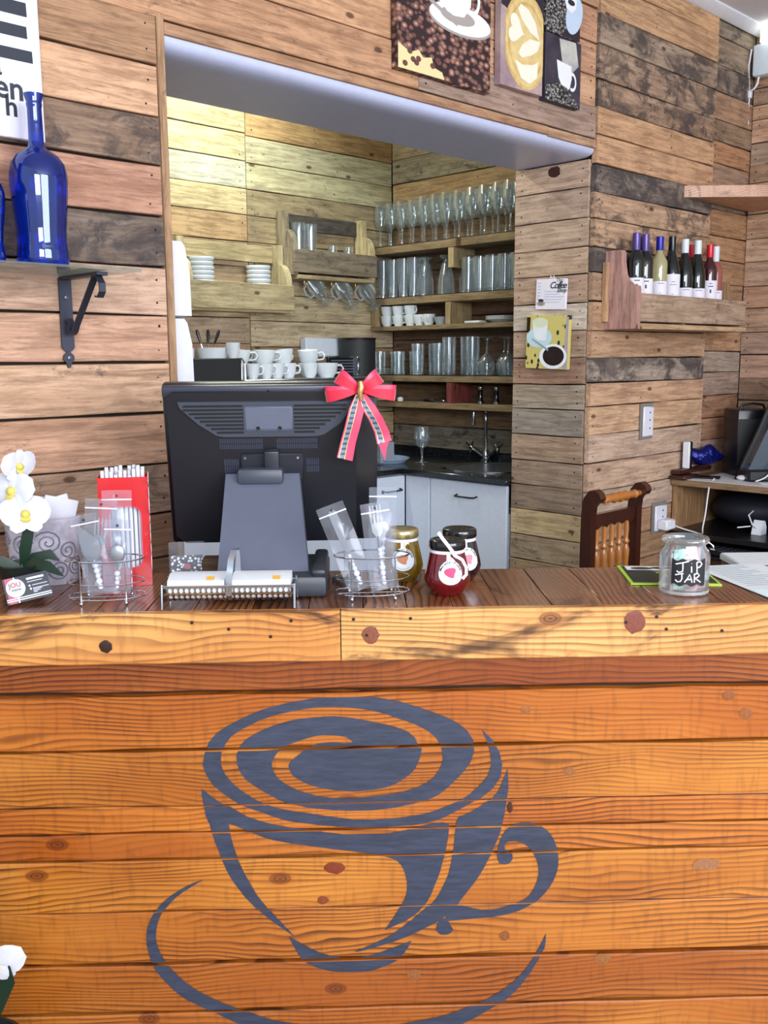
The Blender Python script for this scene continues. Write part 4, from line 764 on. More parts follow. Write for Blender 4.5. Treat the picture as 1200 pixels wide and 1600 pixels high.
mb = MB(); mb.flat([(-.02, .001), (hw, .001), (hw, .05), (.03, .03)], y - .0005, 1); mb.flat([(-hw, .15), (hw, .15), (hw, .25), (-hw, .25)], y - .0005, 1)
mb.flat([(a * .6 + .045 + b_ * .25, b_) for a, b_ in ell(0, .085, .085, .068)], y - .001, 0); mb.flat([(.0, .135), (.015, .10), (.05, .09), (.075, .11), (.08, .155), (.03, .17)], y - .0013, 2); mb.flat(ell(.045, .125, .022, .010), y - .0016, 1)
mb.build('print', [plain('print_ice', (196, 214, 236), .5), PD, PW], t)
t, hw, y = canvas('small lower canvas print of a white cup on dark ground', -.388, -.165, 2.409, 2.642, gradmat('smoky_dark_print', (40, 36, 50), (72, 64, 80), 6))
mb = MB(); mb.flat([(-.03, .225), (.075, .23), (.095, .15), (.055, .12), (-.01, .15)], y - .0004, 3)
mb.flat([(-.045, .150), (.048, .142), (.052, .10), (.040, .062), (.015, .048), (-.005, .056), (-.032, .09)], y - .0010, 0)
for a0 in range(-120, 120, 20): mb.flat([(.056 + r * .026 * math.cos(R(a)), .088 + r * .034 * math.sin(R(a))) for r, a in ((1, a0), (1, a0 + 20), (.66, a0 + 20), (.66, a0))], y - .0012, 0)
mb.flat([(-hw, .001), (hw, .001), (.07, .03), (.02, .062), (-.03, .07), (-hw, .05)], y - .0016, 1)
mb.build('print', [PW, MONO, PD, gradmat('smoke_print', (150, 150, 160), (206, 204, 190), 12)], t)

# --- two little pictures on the reveal
MJ = MW @ T(-.012, 0, 0) @ RZ(-90)      # x -> -wall y, faces -wall x
t = thing('coffee_shop_plaque', 'small white square plaque reading The Coffee Shop on the reveal', 'plaque', MJ @ T(-.168, 0, 1.678) @ RY(2))
MB().box(-.076, .076, -.012, 0, 0, .125, .001).build('board', plain('plaque_white', (236, 230, 240), .6), t)
MB().tube([(-.012, -.004, .125), (-.008, -.006, .137), (.0, -.006, .127), (.008, -.006, .137), (.012, -.004, .125)], .002, 6).build('ribbon', PW, t)
text('lettering', 'The', .022, INK, t, T(.022, -.0124, .112) @ UP, shear=.3)
text('lettering', 'Coffee', .038, INK, t, T(-.008, -.0124, .086) @ UP, shear=.3, bold=.0006, spacing=.82)
text('lettering', 'Shop', .024, INK, t, T(.030, -.0124, .070) @ UP, shear=.3, bold=.0005)
LG_ = plain('pale_blue_print', (186, 190, 220), .6)
mb = MB()
for i in range(6): mb.flat([(-.068, .04 + i * .013), (-.050, .042 + i * .013), (-.050, .044 + i * .013), (-.068, .046 + i * .013)], -.0124)
for i in range(5): mb.flat([(-.035, .028 + i * .011), (.045 + .01 * (i % 3), .028 + i * .011), (.045 + .01 * (i % 3), .031 + i * .011), (-.035, .031 + i * .011)], -.0124)
mb.build('print_line', LG_, t)
mb = MB().flat(ell(-.048, .024, .022, .010), -.0126, 1); mb.flat([(-.062, .038), (-.058, .020), (-.040, .018), (-.034, .036)], -.0128, 0); mb.flat(ell(-.048, .037, .014, .006), -.0130, 2); mb.build('cup_print', [plain('print_taupe', (150, 130, 132), .6), PS, PD], t)
t = thing('coffee_canvas', 'small canvas of a milk cup and a black coffee on yellow ground', 'canvas', MJ @ T(-.178, 0, 1.432) @ RY(1.5))
yk = NT('yellow_script_print'); yv = yk.n('TexCoord').outputs['Object']; yn = yk.n('TexVoronoi'); yk.put(yn.inputs['Vector'], yk.vm('MULTIPLY', yv, (40, 1, 26))); yn.inputs['Scale'].default_value = 1
yk.put(yk.b.inputs['Base Color'], yk.mix(yk.rng(yn.outputs['Distance'], .22, .30, 1, 0), c4(206, 190, 112), c4(34, 32, 26))); yk.b.inputs['Roughness'].default_value = .6
MB().box(-.108, .108, -.02, 0, 0, .222, .0012).build('canvas', yk.m, t)
mb = MB(); y = -.02
mb.flat([(-.107, .215), (-.107, .150), (-.09, .150), (-.088, .215)], y - .0004, 3); mb.flat([(.107, .0), (.107, .215), (.095, .215), (.085, .0)], y - .0003, 4)
mb.flat([(.0 - .04 + a, b_) for a, b_ in ell(0, .130, .066, .042, 30)], y - .0008, 0)
mb.flat([(-.078, .195), (-.066, .135), (-.045, .118), (-.005, .118), (.004, .195)], y - .0012, 1); mb.flat(ell(-.037, .192, .042, .020, 26), y - .0014, 2)
mb.flat([(a, max(b_, .001)) for a, b_ in ell(.035, .052, .070, .052, 30)], y - .0016, 1); mb.flat(ell(.037, .054, .054, .040, 30), y - .0018, 3)
mb.flat([(-.078, .122), (-.072, .126), (.012, .082), (.008, .074)], y - .0022, 5); mb.flat(ell(.022, .060, .018, .022, 16), y - .0020, 6)
mb.build('print', [plain('print_saucer_blue', (196, 220, 232), .5), PW, plain('print_milk_green', (220, 226, 196), .5), plain('print_black_coffee', (40, 26, 26), .35), plain('print_lilac', (176, 160, 168), .6), plain('print_spoon', (150, 166, 166), .4), plain('print_dark2', (28, 20, 20), .5)], t)

# --- wine rack
def rack_side(w_, h):
    return [(0, 0), (-w_, 0), (-w_, h * .50), (-w_ * .98, h * .54)] + [(-w_ * .98 + w_ * .45 * math.sin(R(a)), h * .54 + h * .26 * (1 - math.cos(R(a)))) for a in (25, 45, 65, 85)] + [(-w_ * .50, h * .86), (-w_ * .50, h * .97), (-w_ * .46, h), (0, h)]
wrk = thing('wine_rack', 'pallet wood wall rack with a pink tinted side holding wine bottles', 'rack', MW @ T(.085, WY, 1.592))
D_ = .142
MB().prism(rack_side(D_ + .006, .315), 0, .036, 'YZ').build('side', pallet('Z'), wrk, None, (196, 142, 128, .02))
MB().prism(rack_side(D_ - .02, .235), .425, .452, 'YZ').build('inner_side', pallet('Z'), wrk, None, (184, 140, 100, .05))
MB().prism(rack_side(D_ - .002, .235), .93, .962, 'YZ').build('side', pallet('Z'), wrk, None, (176, 132, 92, .05))
MB().box(.038, .964, -D_ - .008, -D_ + .010, .030, .142, .002).build('front_board', pallet('X'), wrk, None, (178, 146, 118, .34))
MB().box(.037, .975, -D_ - .010, 0, 0, .022, .002).build('bottom_board', pallet('X'), wrk, None, (196, 156, 112, .03))
MB().box(.037, .929, -D_ + .011, -.001, .068, .084, .002).build('inner_base', pallet('X'), wrk, None, (150, 116, 84, .1))
MB().box(-.022, -.002, -.022, 0, .03, .27, .002).build('cleat', pallet('Z'), wrk, None, (196, 146, 100, .02))
BOT = {'bord': [(1e-5, .01), (.034, 0), (.037, .004), (.0375, .185), (.035, .200), (.026, .216), (.0165, .232), (.0145, .246), (.0142, .296), (1e-5, .298)],
       'burg': [(1e-5, .01), (.036, 0), (.0405, .004), (.041, .15), (.039, .175), (.030, .207), (.020, .236), (.0155, .258), (.0148, .306), (1e-5, .308)]}
def bottle(s_, y_, kind, glassm, capm, lab, lz0, lz1, label, capl=.065, labm=None, marks=0):
    t = thing('wine_bottle', label, 'bottle', MW @ T(s_, WY + y_, 1.677) @ RZ(-44), 'wine bottles in the rack'); pr = [(r_ * .92, z_) for r_, z_ in BOT[kind]]; H_ = pr[-1][1]
    MB().lathe(pr, 24).build('glass_body', glassm, t, sharp=60)
    MB().lathe([(.0152, H_ - capl), (.0158, H_ - capl + .002), (.0158, H_), (.014, H_ + .0015), (1e-5, H_ + .002)], 20, cap=False).build('capsule', capm, t)
    rr = pr[2][0] + .0012
    mb = MB(); n = 14; a0, a1 = (-150, -30)
    P = [[(rr * math.cos(R(a0 + (a1 - a0) * i / n)), rr * math.sin(R(a0 + (a1 - a0) * i / n)), zz) for i in range(n + 1)] for zz in (lz0, lz1)]
    lb = mb.grid(P).build('label', labm or plain('wine_label', (232, 226, 238), .6), t)
    mb = MB(); r2 = rr + .0006
    if marks == 1:
        for q, (h0, h1, b0, b1) in enumerate(((.035, .05, -100, -85), (.062, .066, -110, -72), (.075, .078, -105, -78))): mb.grid([[(r2 * math.cos(R(b)), r2 * math.sin(R(b)), lz0 + h) for b in range(b0, b1, 3)] for h in (h0, h1)])
    if marks == 2:
        for h0, b0, b1 in ((.020, -100, -86), (.06, -112, -66), (.072, -104, -76)): mb.grid([[(r2 * math.cos(R(b)), r2 * math.sin(R(b)), lz0 + h) for b in range(b0, b1, 2)] for h in (h0, h0 + .002)])
    if mb.v: mb.build('label_print', INK, lb)
    return t
GRN = plain('dark_green_glass', (14, 22, 22), .06, 0, .6); REDG = plain('dark_red_glass', (62, 18, 28), .06, 0, .6); CLR = plain('pale_straw_wine', (168, 160, 120), .08, 0, .5); ROS = plain('rose_wine', (150, 84, 76), .08, 0, .5)
PUR = plain('purple_foil', (92, 76, 140), .3, .3); BLU = plain('royal_blue_foil', (34, 34, 150), .3, .2); WC = plain('white_screw_cap', (222, 228, 240), .4); RED = plain('red_foil', (206, 26, 44), .3, .1); BKF = plain('black_foil', (16, 16, 20), .25)
row = [(.158, -.096, 'bord', GRN, PUR, .045, .12, 'wine bottle with purple cap closest to the pink rack side', 1), (.228, -.096, 'bord', GRN, PUR, .045, .12, 'second wine bottle with purple cap in the rack', 1),
       (.285, -.050, 'bord', CLR, BLU, .045, .115, 'left one of two pale wine bottles with blue caps', 0), (.342, -.096, 'bord', CLR, BLU, .045, .115, 'right one of two pale wine bottles with blue caps', 2),
       (.455, -.090, 'burg', GRN, BKF, .045, .15, 'tall dark wine bottle with black cap in the middle of the rack', 2),
       (.585, -.080, 'burg', GRN, WC, .03, .10, 'left green wine bottle with white cap', 2), (.672, -.094, 'burg', GRN, WC, .03, .10, 'right green wine bottle with white cap', 2),
       (.718, -.040, 'bord', REDG, RED, .05, .13, 'red wine bottle with red cap standing at the back', 1), (.785, -.094, 'bord', REDG, RED, .05, .14, 'red wine bottle with bright red cap in front', 1),
       (.868, -.080, 'bord', ROS, WC, .03, .10, 'pink wine bottle with white cap at the right end of the rack', 2)]
for s_, y_, kd, gm, cm, a, b_, l, mk in row: bottle(s_, y_, kd, gm, cm, None, a, b_, l, .055 if cm in (BLU, RED) else .068, None, mk)

# --- triangular corner shelf top right
tri = [(0, 0), (.62, 0), (.62, -.62)]
o = MB()
mbx = MB().prism([(.0, 0), (.642, 0), (.642, -.655)], 0, .05, 'XY', 0); 
o = mbx.build('corner_shelf', pine('scorched_shelf_pine', 'X', (214, 170, 140), (184, 130, 98), (112, 58, 36), .45, .2, .7, 1, .5), None, MW @ T(.702, WY - .0, 2.185), (255, 255, 255, 1)); tag(o, 'scorched pine corner shelf in the upper right corner', 'shelf')
# --- white lamp unit with cable on the side wall
lm = thing('emergency_light', 'white wall light unit with hanging cable in the upper right corner', 'light', MW @ T(1.349, -.11, 2.80))
MB().box(-.07, 0, -.075, .075, 0, .145, .012, seg=2).build('casing', plain('white_lamp_casing', (226, 240, 250), .35), lm)
MB().lathe([(.042, 0), (.042, .10), (.036, .12), (.02, .128), (1e-5, .13)], 20).build('diffuser', plain('lamp_diffuser', (246, 250, 236), .3, emit=1.2), lm, T(-.06, 0, .148))
MB().tube([(-.045, .05, .0), (-.045, .055, -.03), (-.045, .07, -.05), (-.04, .09, -.055)], .005, 8).build('cable_loop', PW, lm)
MB().tube([(-.06, .085, .13), (-.05, .10, .06), (-.035, .103, .0), (-.03, .102, -.055), (-.03, .10, -.10), (-.03, .104, -.16), (-.025, .100, -.205)], .0045, 8).build('cable', PW, lm)
MB().box(-.045, -.02, .088, .112, -.085, -.05, .004).build('cable_clip', PW, lm)
# --- sockets on the right wall
def socket(s_, z_, hw, hh, label):
    t = thing('wall_socket', label, 'socket', MW @ T(s_, WY - .001, z_)); MB().box(-hw - .004, hw + .014, -.010, 0, -hh - .012, hh + .014, .001).build('back_plate', plain('grey_socket_recess', (132, 128, 124), .7), t)
    MB().box(-hw, hw, -.022, -.0105, -hh, hh, .004).build('face_plate', plain('white_socket', (226, 226, 238), .35), t)
    for z2 in (-hh * .45, hh * .1, hh * .6):
        MB().lathe([(.004, 0), (.004, .0015)], 8).build('pin_hole', plain('dark_ink', (40, 46, 58), .5), t, T(hw * .2, -.022, z2) @ RX(90))
    return t
socket(.432, 1.196, .04, .066, 'white double wall socket on the right plank wall')
st_ = socket(.575, .745, .05, .058, 'low white wall socket beside the chair with a plug')
pg = thing('phone_charger', 'white phone charger plug with cable running to the desk', 'charger', MW @ T(.575, WY - .024, .72))
MB().box(-.04, .04, -.05, 0, -.025, .022, .006).build('plug_body', PW, pg)

# ================================================================ THINGS ON THE COUNTER
DG = plain('pos_grey_plastic', (62, 66, 78), .42); DB = plain('pos_black_plastic', (24, 25, 32), .32); DM = plain('pos_slate_plastic', (92, 97, 114), .45)
PO = thing('pos_monitor', 'black point of sale monitor seen from behind on a grey stand', 'monitor', MC @ T(-.243, .35, .0005))
SM = T(0, .098, .055) @ RZ(2) @ RX(12)                    # screen frame: x right, z up, -y towards the camera
b_ = MB().box(-.240, .240, -.004, .030, 0, .38, .007, seg=2).build('bezel', DB, PO, SM)
MB().prism([(-.205, .012), (.172, .012), (.190, .03), (.190, .355), (.178, .368), (-.215, .368), (-.226, .355), (-.226, .03)], -.034, -.003, 'XZ').build('back_shell', DB, PO, SM)
MB().box(-.238, .236, -.022, .0, .352, .379, .006, seg=2).build('top_rail', plain('pos_rail', (52, 54, 70), .35), PO, SM)
vp = MB().prism([(-.202, .348), (-.198, .335), (-.16, .298), (-.122, .272), (-.105, .268), (.10, .268), (.118, .272), (.155, .298), (.178, .332), (.182, .348)], -.041, -.033, 'XZ').build('vent_panel', DG, PO, SM)
for i in range(8):
    zc = .339 - i * .0086; xl = -.19 + max(0, i - 1) * .0118; xr = .168 - max(0, i - 1) * .0118
    for x0, x1 in ((xl, -.060), (.052, xr)): MB().box(x0, x1, -.0425, -.0408, zc - .0022, zc + .0022).build('vent_slot', plain('slot_black', (6, 6, 9), .6), vp)
MB().box(-.058, .050, -.046, -.040, .283, .339, .004).build('cover_plate', DM, PO, SM)
for x in (-.028, .020): MB().lathe([(.0045, 0), (.0045, .001), (.002, .0002)], 10).build('screw', plain('slot_black', (6, 6, 9), .6), PO, SM @ T(x, -.0462, .289) @ RX(90))
MB().lathe([(.0045, 0), (.0045, .0012)], 12).build('top_screw', plain('slot_black', (6, 6, 9), .6), PO, SM @ T(-.004, -.022, .366) @ RX(90))
grill = MB()
for gx0, gx1, z0, z1 in ((-.115, -.018, .238, .262), (.012, .108, .238, .262), (-.107, -.072, .182, .214), (.078, .110, .182, .214)):
    n = int((gx1 - gx0) / .0042)
    for i in range(n):
        x = gx0 + i * .0042
        for zz0, zz1 in ((z0, (z0 + z1) / 2 - .001), ((z0 + z1) / 2 + .001, z1)): grill.box(x, x + .0020, -.0352, -.0338, zz0, zz1)
gr_ = grill.build('rear_grille', plain('grille_slate', (58, 62, 82), .4), PO, SM); gr_['kind'] = 'stuff'
MB().box(-.070, .070, -.040, -.033, .165, .228, .003).build('mount_plate', plain('pos_plate', (34, 36, 46), .4), PO, SM)
for x in (-.06, .058): MB().lathe([(.003, 0), (.003, .0014)], 8).build('mount_screw', CHROME, PO, SM @ T(x, -.0402, .218) @ RX(90))
MB().box(-.017, .017, -.062, -.036, .13, .24, .005, seg=2).build('neck', plain('pos_plate', (34, 36, 46), .4), PO, SM)
# stand (counter axes, origin (-.243,.35,0))
def quadprism(bot, top, th, mat, name):
    (xa, xb, y0, z0), (xc, xd, y1, z1) = bot, top
    f = [(xa, y0, z0), (xb, y0, z0), (xd, y1, z1), (xc, y1, z1)]; bk_ = [(x, y + th, z - .004) for x, y, z in f]
    return MB().add(f + bk_, [(0, 1, 2, 3), (7, 6, 5, 4), (0, 4, 5, 1), (1, 5, 6, 2), (2, 6, 7, 3), (3, 7, 4, 0)]).build(name, mat, PO)
quadprism((-.097, .094, -.222, .022), (-.100, .064, .0, .226), .045, DM, 'stand_panel')
MB().box(-.072, .030, -.03, .03, .205, .240, .008, seg=2).build('hinge_cover', DG, PO)
MB().box(-.105, .130, -.245, -.01, 0, .045, .010, seg=2).build('base', plain('pos_base', (46, 49, 58), .42), PO)
MB().box(.098, .128, -.24, -.02, .042, .058, .008, seg=2).build('base_hump', plain('pos_base', (46, 49, 58), .42), PO)
# --- red bow on the monitor corner
RD = NT('red_velvet'); rv = RD.n('TexCoord').outputs['Object']; RD.put(RD.b.inputs['Base Color'], RD.mix(RD.noise(rv, 90, 4), c4(236, 16, 64), c4(176, 4, 40))); RD.b.inputs['Roughness'].default_value = .6; RD.b.inputs['Sheen Weight'].default_value = .5
PL = NT('tartan_ribbon'); lv = PL.n('TexCoord').outputs['Object']; lw_ = PL.n('TexWave'); PL.put(lw_.inputs['Vector'], PL.vm('MULTIPLY', lv, (1, 1, 1))); lw_.bands_direction = 'Z'; lw_.inputs['Scale'].default_value = 28
PL.put(PL.b.inputs['Base Color'], PL.mix(PL.rng(lw_.outputs['Fac'], .55, .75), c4(110, 116, 132), c4(44, 62, 84))); PL.b.inputs['Roughness'].default_value = .3; PL.b.inputs['Metallic'].default_value = .2
GOLD = plain('gold_thread', (214, 176, 110), .3, .8); PK = plain('pink_sheer_ribbon', (226, 58, 96), .35)
bw = thing('ribbon_bow', 'red velvet Christmas bow with tartan tails on the monitor corner', 'bow', MC @ T(-.040, .325, .413))
def ribbon(path, wvec, mats, split, name, nw=6):
    """path points, wvec width vectors; split: list of (fraction, mat) across"""
    mb = MB(); L = len(path)
    for (f0, mi), (f1, _) in zip(split[:-1], split[1:]):
        mb.grid([[Vector(p) + Vector(wv) * (f0 - .5), Vector(p) + Vector(wv) * (f1 - .5)][k] for p, wv in zip(path, wvec)] if False else [[Vector(p) + Vector(wv) * (f - .5) for f in (f0, (f0 + f1) / 2, f1)] for p, wv in zip(path, wvec)], mi)
    return mb.build(name, mats, bw, sharp=70)
def loop(sg, tilt, L, wdt, name):
    P = []; Wv = []
    for i in range(17):
        q = i / 16; a = math.pi * 2 * q
        x = L * .5 * (1 - math.cos(a)); y = -.016 * math.sin(a) * (1.0 if q < .5 else .8)
        taper = .25 + .75 * math.sin(math.pi * min(1, x / L) * .5)
        P.append((sg * x * math.cos(R(tilt)), y, x * math.sin(R(tilt)))); Wv.append((-sg * math.sin(R(tilt)) * wdt * taper, 0, math.cos(R(tilt)) * wdt * taper))
    return ribbon(P, Wv, [RD.m, PK], [(0, 0), (.72, 1), (1.0, 1)], name)
loop(-1, 32, .058, .034, 'loop'); loop(1, 36, .052, .034, 'loop'); loop(-1, -8, .078, .034, 'loop'); loop(1, -6, .078, .034, 'loop')
def tail(pts, wd, name, cut):
    P = pts; Wv = [(wd * .5 if i == 0 else wd, -.004 * math.sin(i), .25 * wd * (cut if i == len(P) - 1 else .15)) for i in range(len(P))]
    return ribbon(P, Wv, [PL.m, PK, GOLD], [(0, 1), (.10, 2), (.14, 0), (.46, 2), (.5, 1), (1, 1)], name)
tail([(-.002, -.004, -.01), (-.008, -.01, -.04), (-.018, -.012, -.08), (-.028, -.010, -.115), (-.036, -.012, -.152)], .034, 'tail', -1)
tail([(.004, -.004, -.01), (.016, -.012, -.035), (.034, -.016, -.065), (.046, -.012, -.092), (.052, -.014, -.115), (.053, -.012, -.15)][:5], .032, 'tail', 1)
MB().prism([(.036, -.112), (.064, -.104), (.056, -.132), (.053, -.156)], -.0125, -.0115, 'XZ').build('tail_tip', PK, bw)
MB().tube([(0, -.018, .018), (.002, -.020, .006), (-.001, -.020, -.004), (.001, -.018, -.022)], [.005, .007, .0065, .004], 10).build('knot', GOLD, bw)

# --- red straw dispenser with straws
SR = plain('glossy_red_card', (200, 10, 22), .25, 0, .3)
sd = thing('straw_dispenser', 'tall red straw dispenser with a window on the counter', 'dispenser', MC @ T(-.552, .272, .0005) @ RZ(11))
w2, d2, hh = .052, .040, .235
def rr(x0, x1, z0, z1, r, n=6):
    P = []
    for cx, cz, a0 in ((x1 - r, z1 - r, 0), (x0 + r, z1 - r, 90), (x0 + r, z0 + r, 180), (x1 - r, z0 + r, 270)):
        P += [(cx + r * math.cos(R(a0 + 90 * i / n)), cz + r * math.sin(R(a0 + 90 * i / n))) for i in range(n + 1)]
    return P
inn = rr(-.030, .034, .040, .172, .020); n = len(inn); ox = []
for x, z in inn:      # matching outer outline
    dx, dz = x - .0, z - .106; k_ = min(abs((w2 - .0005 if dx > 0 else w2 - .0005) / dx) if abs(dx) > 1e-6 else 9e9, abs(((hh - .106) if dz > 0 else .106) / dz) if abs(dz) > 1e-6 else 9e9); ox.append((dx * k_, .106 + dz * k_))
mb = MB(); mb.add([(x, -d2, z) for x, z in inn] + [(x, -d2, z) for x, z in ox] + [(x, -d2 + .002, z) for x, z in inn], [(i, (i + 1) % n, n + (i + 1) % n, n + i) for i in range(n)] + [(i, 2 * n + i, 2 * n + (i + 1) % n, (i + 1) % n) for i in range(n)])
for cx, cz in ((-w2, 0), (w2, 0), (-w2, hh), (w2, hh)):
    q = min(range(n), key=lambda i: (ox[i][0] - cx) ** 2 + (ox[i][1] - cz) ** 2); mb.add([(ox[q - 1][0], -d2, ox[q - 1][1]), (ox[q][0], -d2, ox[q][1]), (ox[(q + 1) % n][0], -d2, ox[(q + 1) % n][1]), (cx, -d2, cz)], [(0, 1, 3), (1, 2, 3)])
mb.box(-w2, -w2 + .002, -d2 + .0005, d2, 0, hh); mb.box(w2 - .002, w2, -d2 + .0005, d2, 0, hh); mb.box(-w2 + .002, w2 - .002, d2 - .002, d2, 0, hh); mb.box(-w2 + .002, w2 - .002, -d2 + .002, d2 - .002, 0, .002)
mb.build('carton', SR, sd)
mb = MB()
for i in range(n):
    a, b = inn[i], inn[(i + 1) % n]; s1 = .955
    mb.add([(a[0], -d2 - .0004, a[1]), (b[0], -d2 - .0004, b[1]), (.002 + (b[0] - .002) * 1.05, -d2 - .0004, .106 + (b[1] - .106) * 1.02), (.002 + (a[0] - .002) * 1.05, -d2 - .0004, .106 + (a[1] - .106) * 1.02)], [(0, 1, 2, 3)])
mb.build('window_edge', PK, sd)
text('script', 'Coca-Cola', .05, PW, sd, T(w2 + .0004, -.026, .025) @ Matrix(((0, 0, 1, 0), (0, -1, 0, 0), (1, 0, 0, 0), (0, 0, 0, 1))) @ Matrix.Identity(4), shear=.35, bold=.0008)
random.seed(11); st0 = None; STM = plain('white_straw_paper', (216, 216, 226), .6)
for i in range(30):
    gx = -.042 + (i % 10) * .0092; gy = -.027 + (i // 10) * .014; l_ = .232 + random.uniform(0, .022)
    M = MC @ T(-.552, .272, .0005) @ RZ(11) @ T(gx, gy, .0035) @ RZ(random.uniform(0, 90))
    if st0 is None: st0 = MB().lathe([(.0040, 0), (.0040, .245)], 8).build('paper_straw', STM, None, M); o = st0
    else: o = st0.copy(); COL.objects.link(o); o.matrix_world = M @ Matrix.Diagonal((1, 1, l_ / .245, 1))
    tag(o, 'white paper straw standing in the red dispenser', 'straw', 'straws in the red dispenser')

# --- grey carved planter with napkins
CG = NT('grey_glazed_stoneware'); gv_ = CG.n('TexCoord').outputs['Object']; CG.put(CG.b.inputs['Base Color'], CG.mix(CG.rng(CG.noise(gv_, 40, 5), .3, .7), c4(196, 190, 202), c4(160, 154, 168))); CG.b.inputs['Roughness'].default_value = .55
cp = thing('carved_pot', 'grey stoneware pot carved with swirls behind the orchid', 'pot', MC @ T(-.735, .285, .0005))
MB().lathe([(1e-5, 0), (.068, 0), (.072, .006), (.074, .06), (.080, .128), (.084, .136), (.084, .144), (.078, .147), (.072, .142), (.068, .02), (1e-5, .016)], 40, sx=1, sy=.62, cap=False).build('vessel', CG.m, cp)
mb = MB(); random.seed(9)
def onpot(a, z): r = .0745 + .0055 * max(0, (z - .05) / .08); return Vector((r * math.cos(a), r * .62 * math.sin(a), z))
for a0, z0, sc_, sgn in ((-2.0, .088, .024, 1), (-1.25, .095, .026, -1), (-.65, .075, .024, 1), (-1.65, .04, .022, -1), (-.95, .035, .022, 1), (-2.4, .045, .022, 1), (-.35, .04, .02, -1), (-2.65, .1, .018, -1)):
    P = []
    for i in range(26):
        q = i / 25; rr_ = sc_ * (1 - q * .88); th = sgn * q * 13 + a0 * 3; P.append(onpot(a0 + rr_ * math.cos(th) / .066, z0 + rr_ * math.sin(th)))
    mb.tube(P, .0019, 5)
mb.build('carved_swirls', plain('stoneware_groove', (124, 118, 132), .6), cp)
for i, (x, y, a, b) in enumerate(((-.715, .275, 16, 14), (-.690, .290, 34, -12), (-.760, .30, -12, 6))):
    o = MB().box(-.035, .035, -.002, .002, 0, .115, .001).build('paper_napkin', plain('white_napkin_paper', (214, 214, 224), .8), None, MC @ T(x, y, .075) @ RZ(a) @ RY(b)); tag(o, ('front', 'right leaning', 'rear left')[i] + ' white paper napkin sticking out of the carved pot', 'napkin', 'napkins in the carved pot')
# --- orchid
LEAF = plain('dark_green_leaf', (24, 48, 34), .35); STEM = plain('brown_green_stem', (88, 92, 50), .6)
PET = NT('white_silk_petal'); PET.put(PET.b.inputs['Base Color'], PET.mix(PET.noise(PET.n('TexCoord').outputs['Object'], 50, 3), c4(216, 216, 224), c4(192, 192, 206))); PET.b.inputs['Roughness'].default_value = .55; PET.b.inputs['Subsurface Weight'].default_value = .15; PET.b.inputs['Subsurface Radius'].default_value = (.01, .01, .01)
oc = thing('orchid_plant', 'artificial white orchid in a dark pot at the left end', 'plant', MC @ T(-.752, .190, .0005))
MB().lathe([(1e-5, 0), (.036, 0), (.040, .01), (.046, .055), (.048, .06), (.044, .062), (.040, .05), (1e-5, .048)], 24, cap=False).build('pot', plain('dark_green_pot', (20, 30, 28), .4), oc)
MB().tube([(.0, 0, .05), (.008, 0, .10), (.012, -.004, .15), (.006, -.006, .20), (.002, -.006, .255)], .0026, 8).build('stem', STEM, oc)
def leaf(pts, wmax, name, par, m):
    P = [Vector(p) for p in pts]; rows = []; L = len(P)
    for i, p in enumerate(P):
        t_ = (P[min(i + 1, L - 1)] - P[max(i - 1, 0)]).normalized(); sd_ = t_.cross(Vector((0, -.9, .45))).normalized(); ww = wmax * math.sin(math.pi * (.08 + .9 * i / (L - 1))) ** .8
        rows.append([p - sd_ * ww, p + Vector((0, .0, -.15 * ww)), p + sd_ * ww])
    return MB().grid(rows).build(name, m, par, sharp=80)
leaf([(0, 0, .05), (.012, -.01, .09), (.022, -.012, .13), (.028, -.010, .155)], .014, 'leaf', oc, LEAF)
leaf([(0, 0, .052), (.03, -.02, .066), (.065, -.035, .062), (.10, -.05, .045)], .013, 'leaf', oc, LEAF)
leaf([(0, 0, .052), (-.03, -.02, .068), (-.06, -.03, .066), (-.09, -.04, .06)], .015, 'leaf', oc, LEAF)
leaf([(0, .0, .052), (.02, .02, .07), (.05, .03, .075), (.07, .03, .06)], .012, 'leaf', oc, LEAF)
def petal(L, Wd, cup):
    rows = []
    for i in range(6):
        q = i / 5; ww = Wd * (math.sin(math.pi * (.12 + .80 * q)) ** .7) ; rows.append([(x * ww, -cup * L * q * (1 - q) * 2 + abs(x) * .10 * ww, L * q) for x in (-1, -.5, 0, .5, 1)])
    return rows
def flower(loc, yaw, pitch, s_, par, name='flower'):
    M = T(*loc) @ RZ(yaw) @ RX(pitch)
    f = MB().sphere((0, -.004, 0), .007 * s_, 10).build(name, plain('yellow_lip', (214, 196, 96), .5), par, M)
    for a, l_, wd in ((0, .030, .012), (72, .036, .022), (-72, .036, .022), (142, .030, .013), (-142, .030, .013)):
        MB().grid([[Vector(p) * s_ for p in r] for r in petal(l_, wd, .22)]).build('petal', PET.m, f, RY(a), sharp=80)
    MB().grid([[Vector(p) * s_ for p in r] for r in petal(.014, .007, -.3)]).build('lip', plain('yellow_lip', (214, 196, 96), .5), f, T(0, -.006, 0) @ RY(180) @ RX(30), sharp=80)
    return f
flower((.014, -.02, .268), 55, 12, 1.15, oc); flower((.0, -.026, .217), -14, -10, 1.4, oc); flower((.026, -.034, .170), 24, -16, 1.4, oc)
MB().sphere((-.002, -.012, .252), .0075, 10, sz=1.3).build('bud', plain('green_bud', (84, 116, 70), .5), oc)
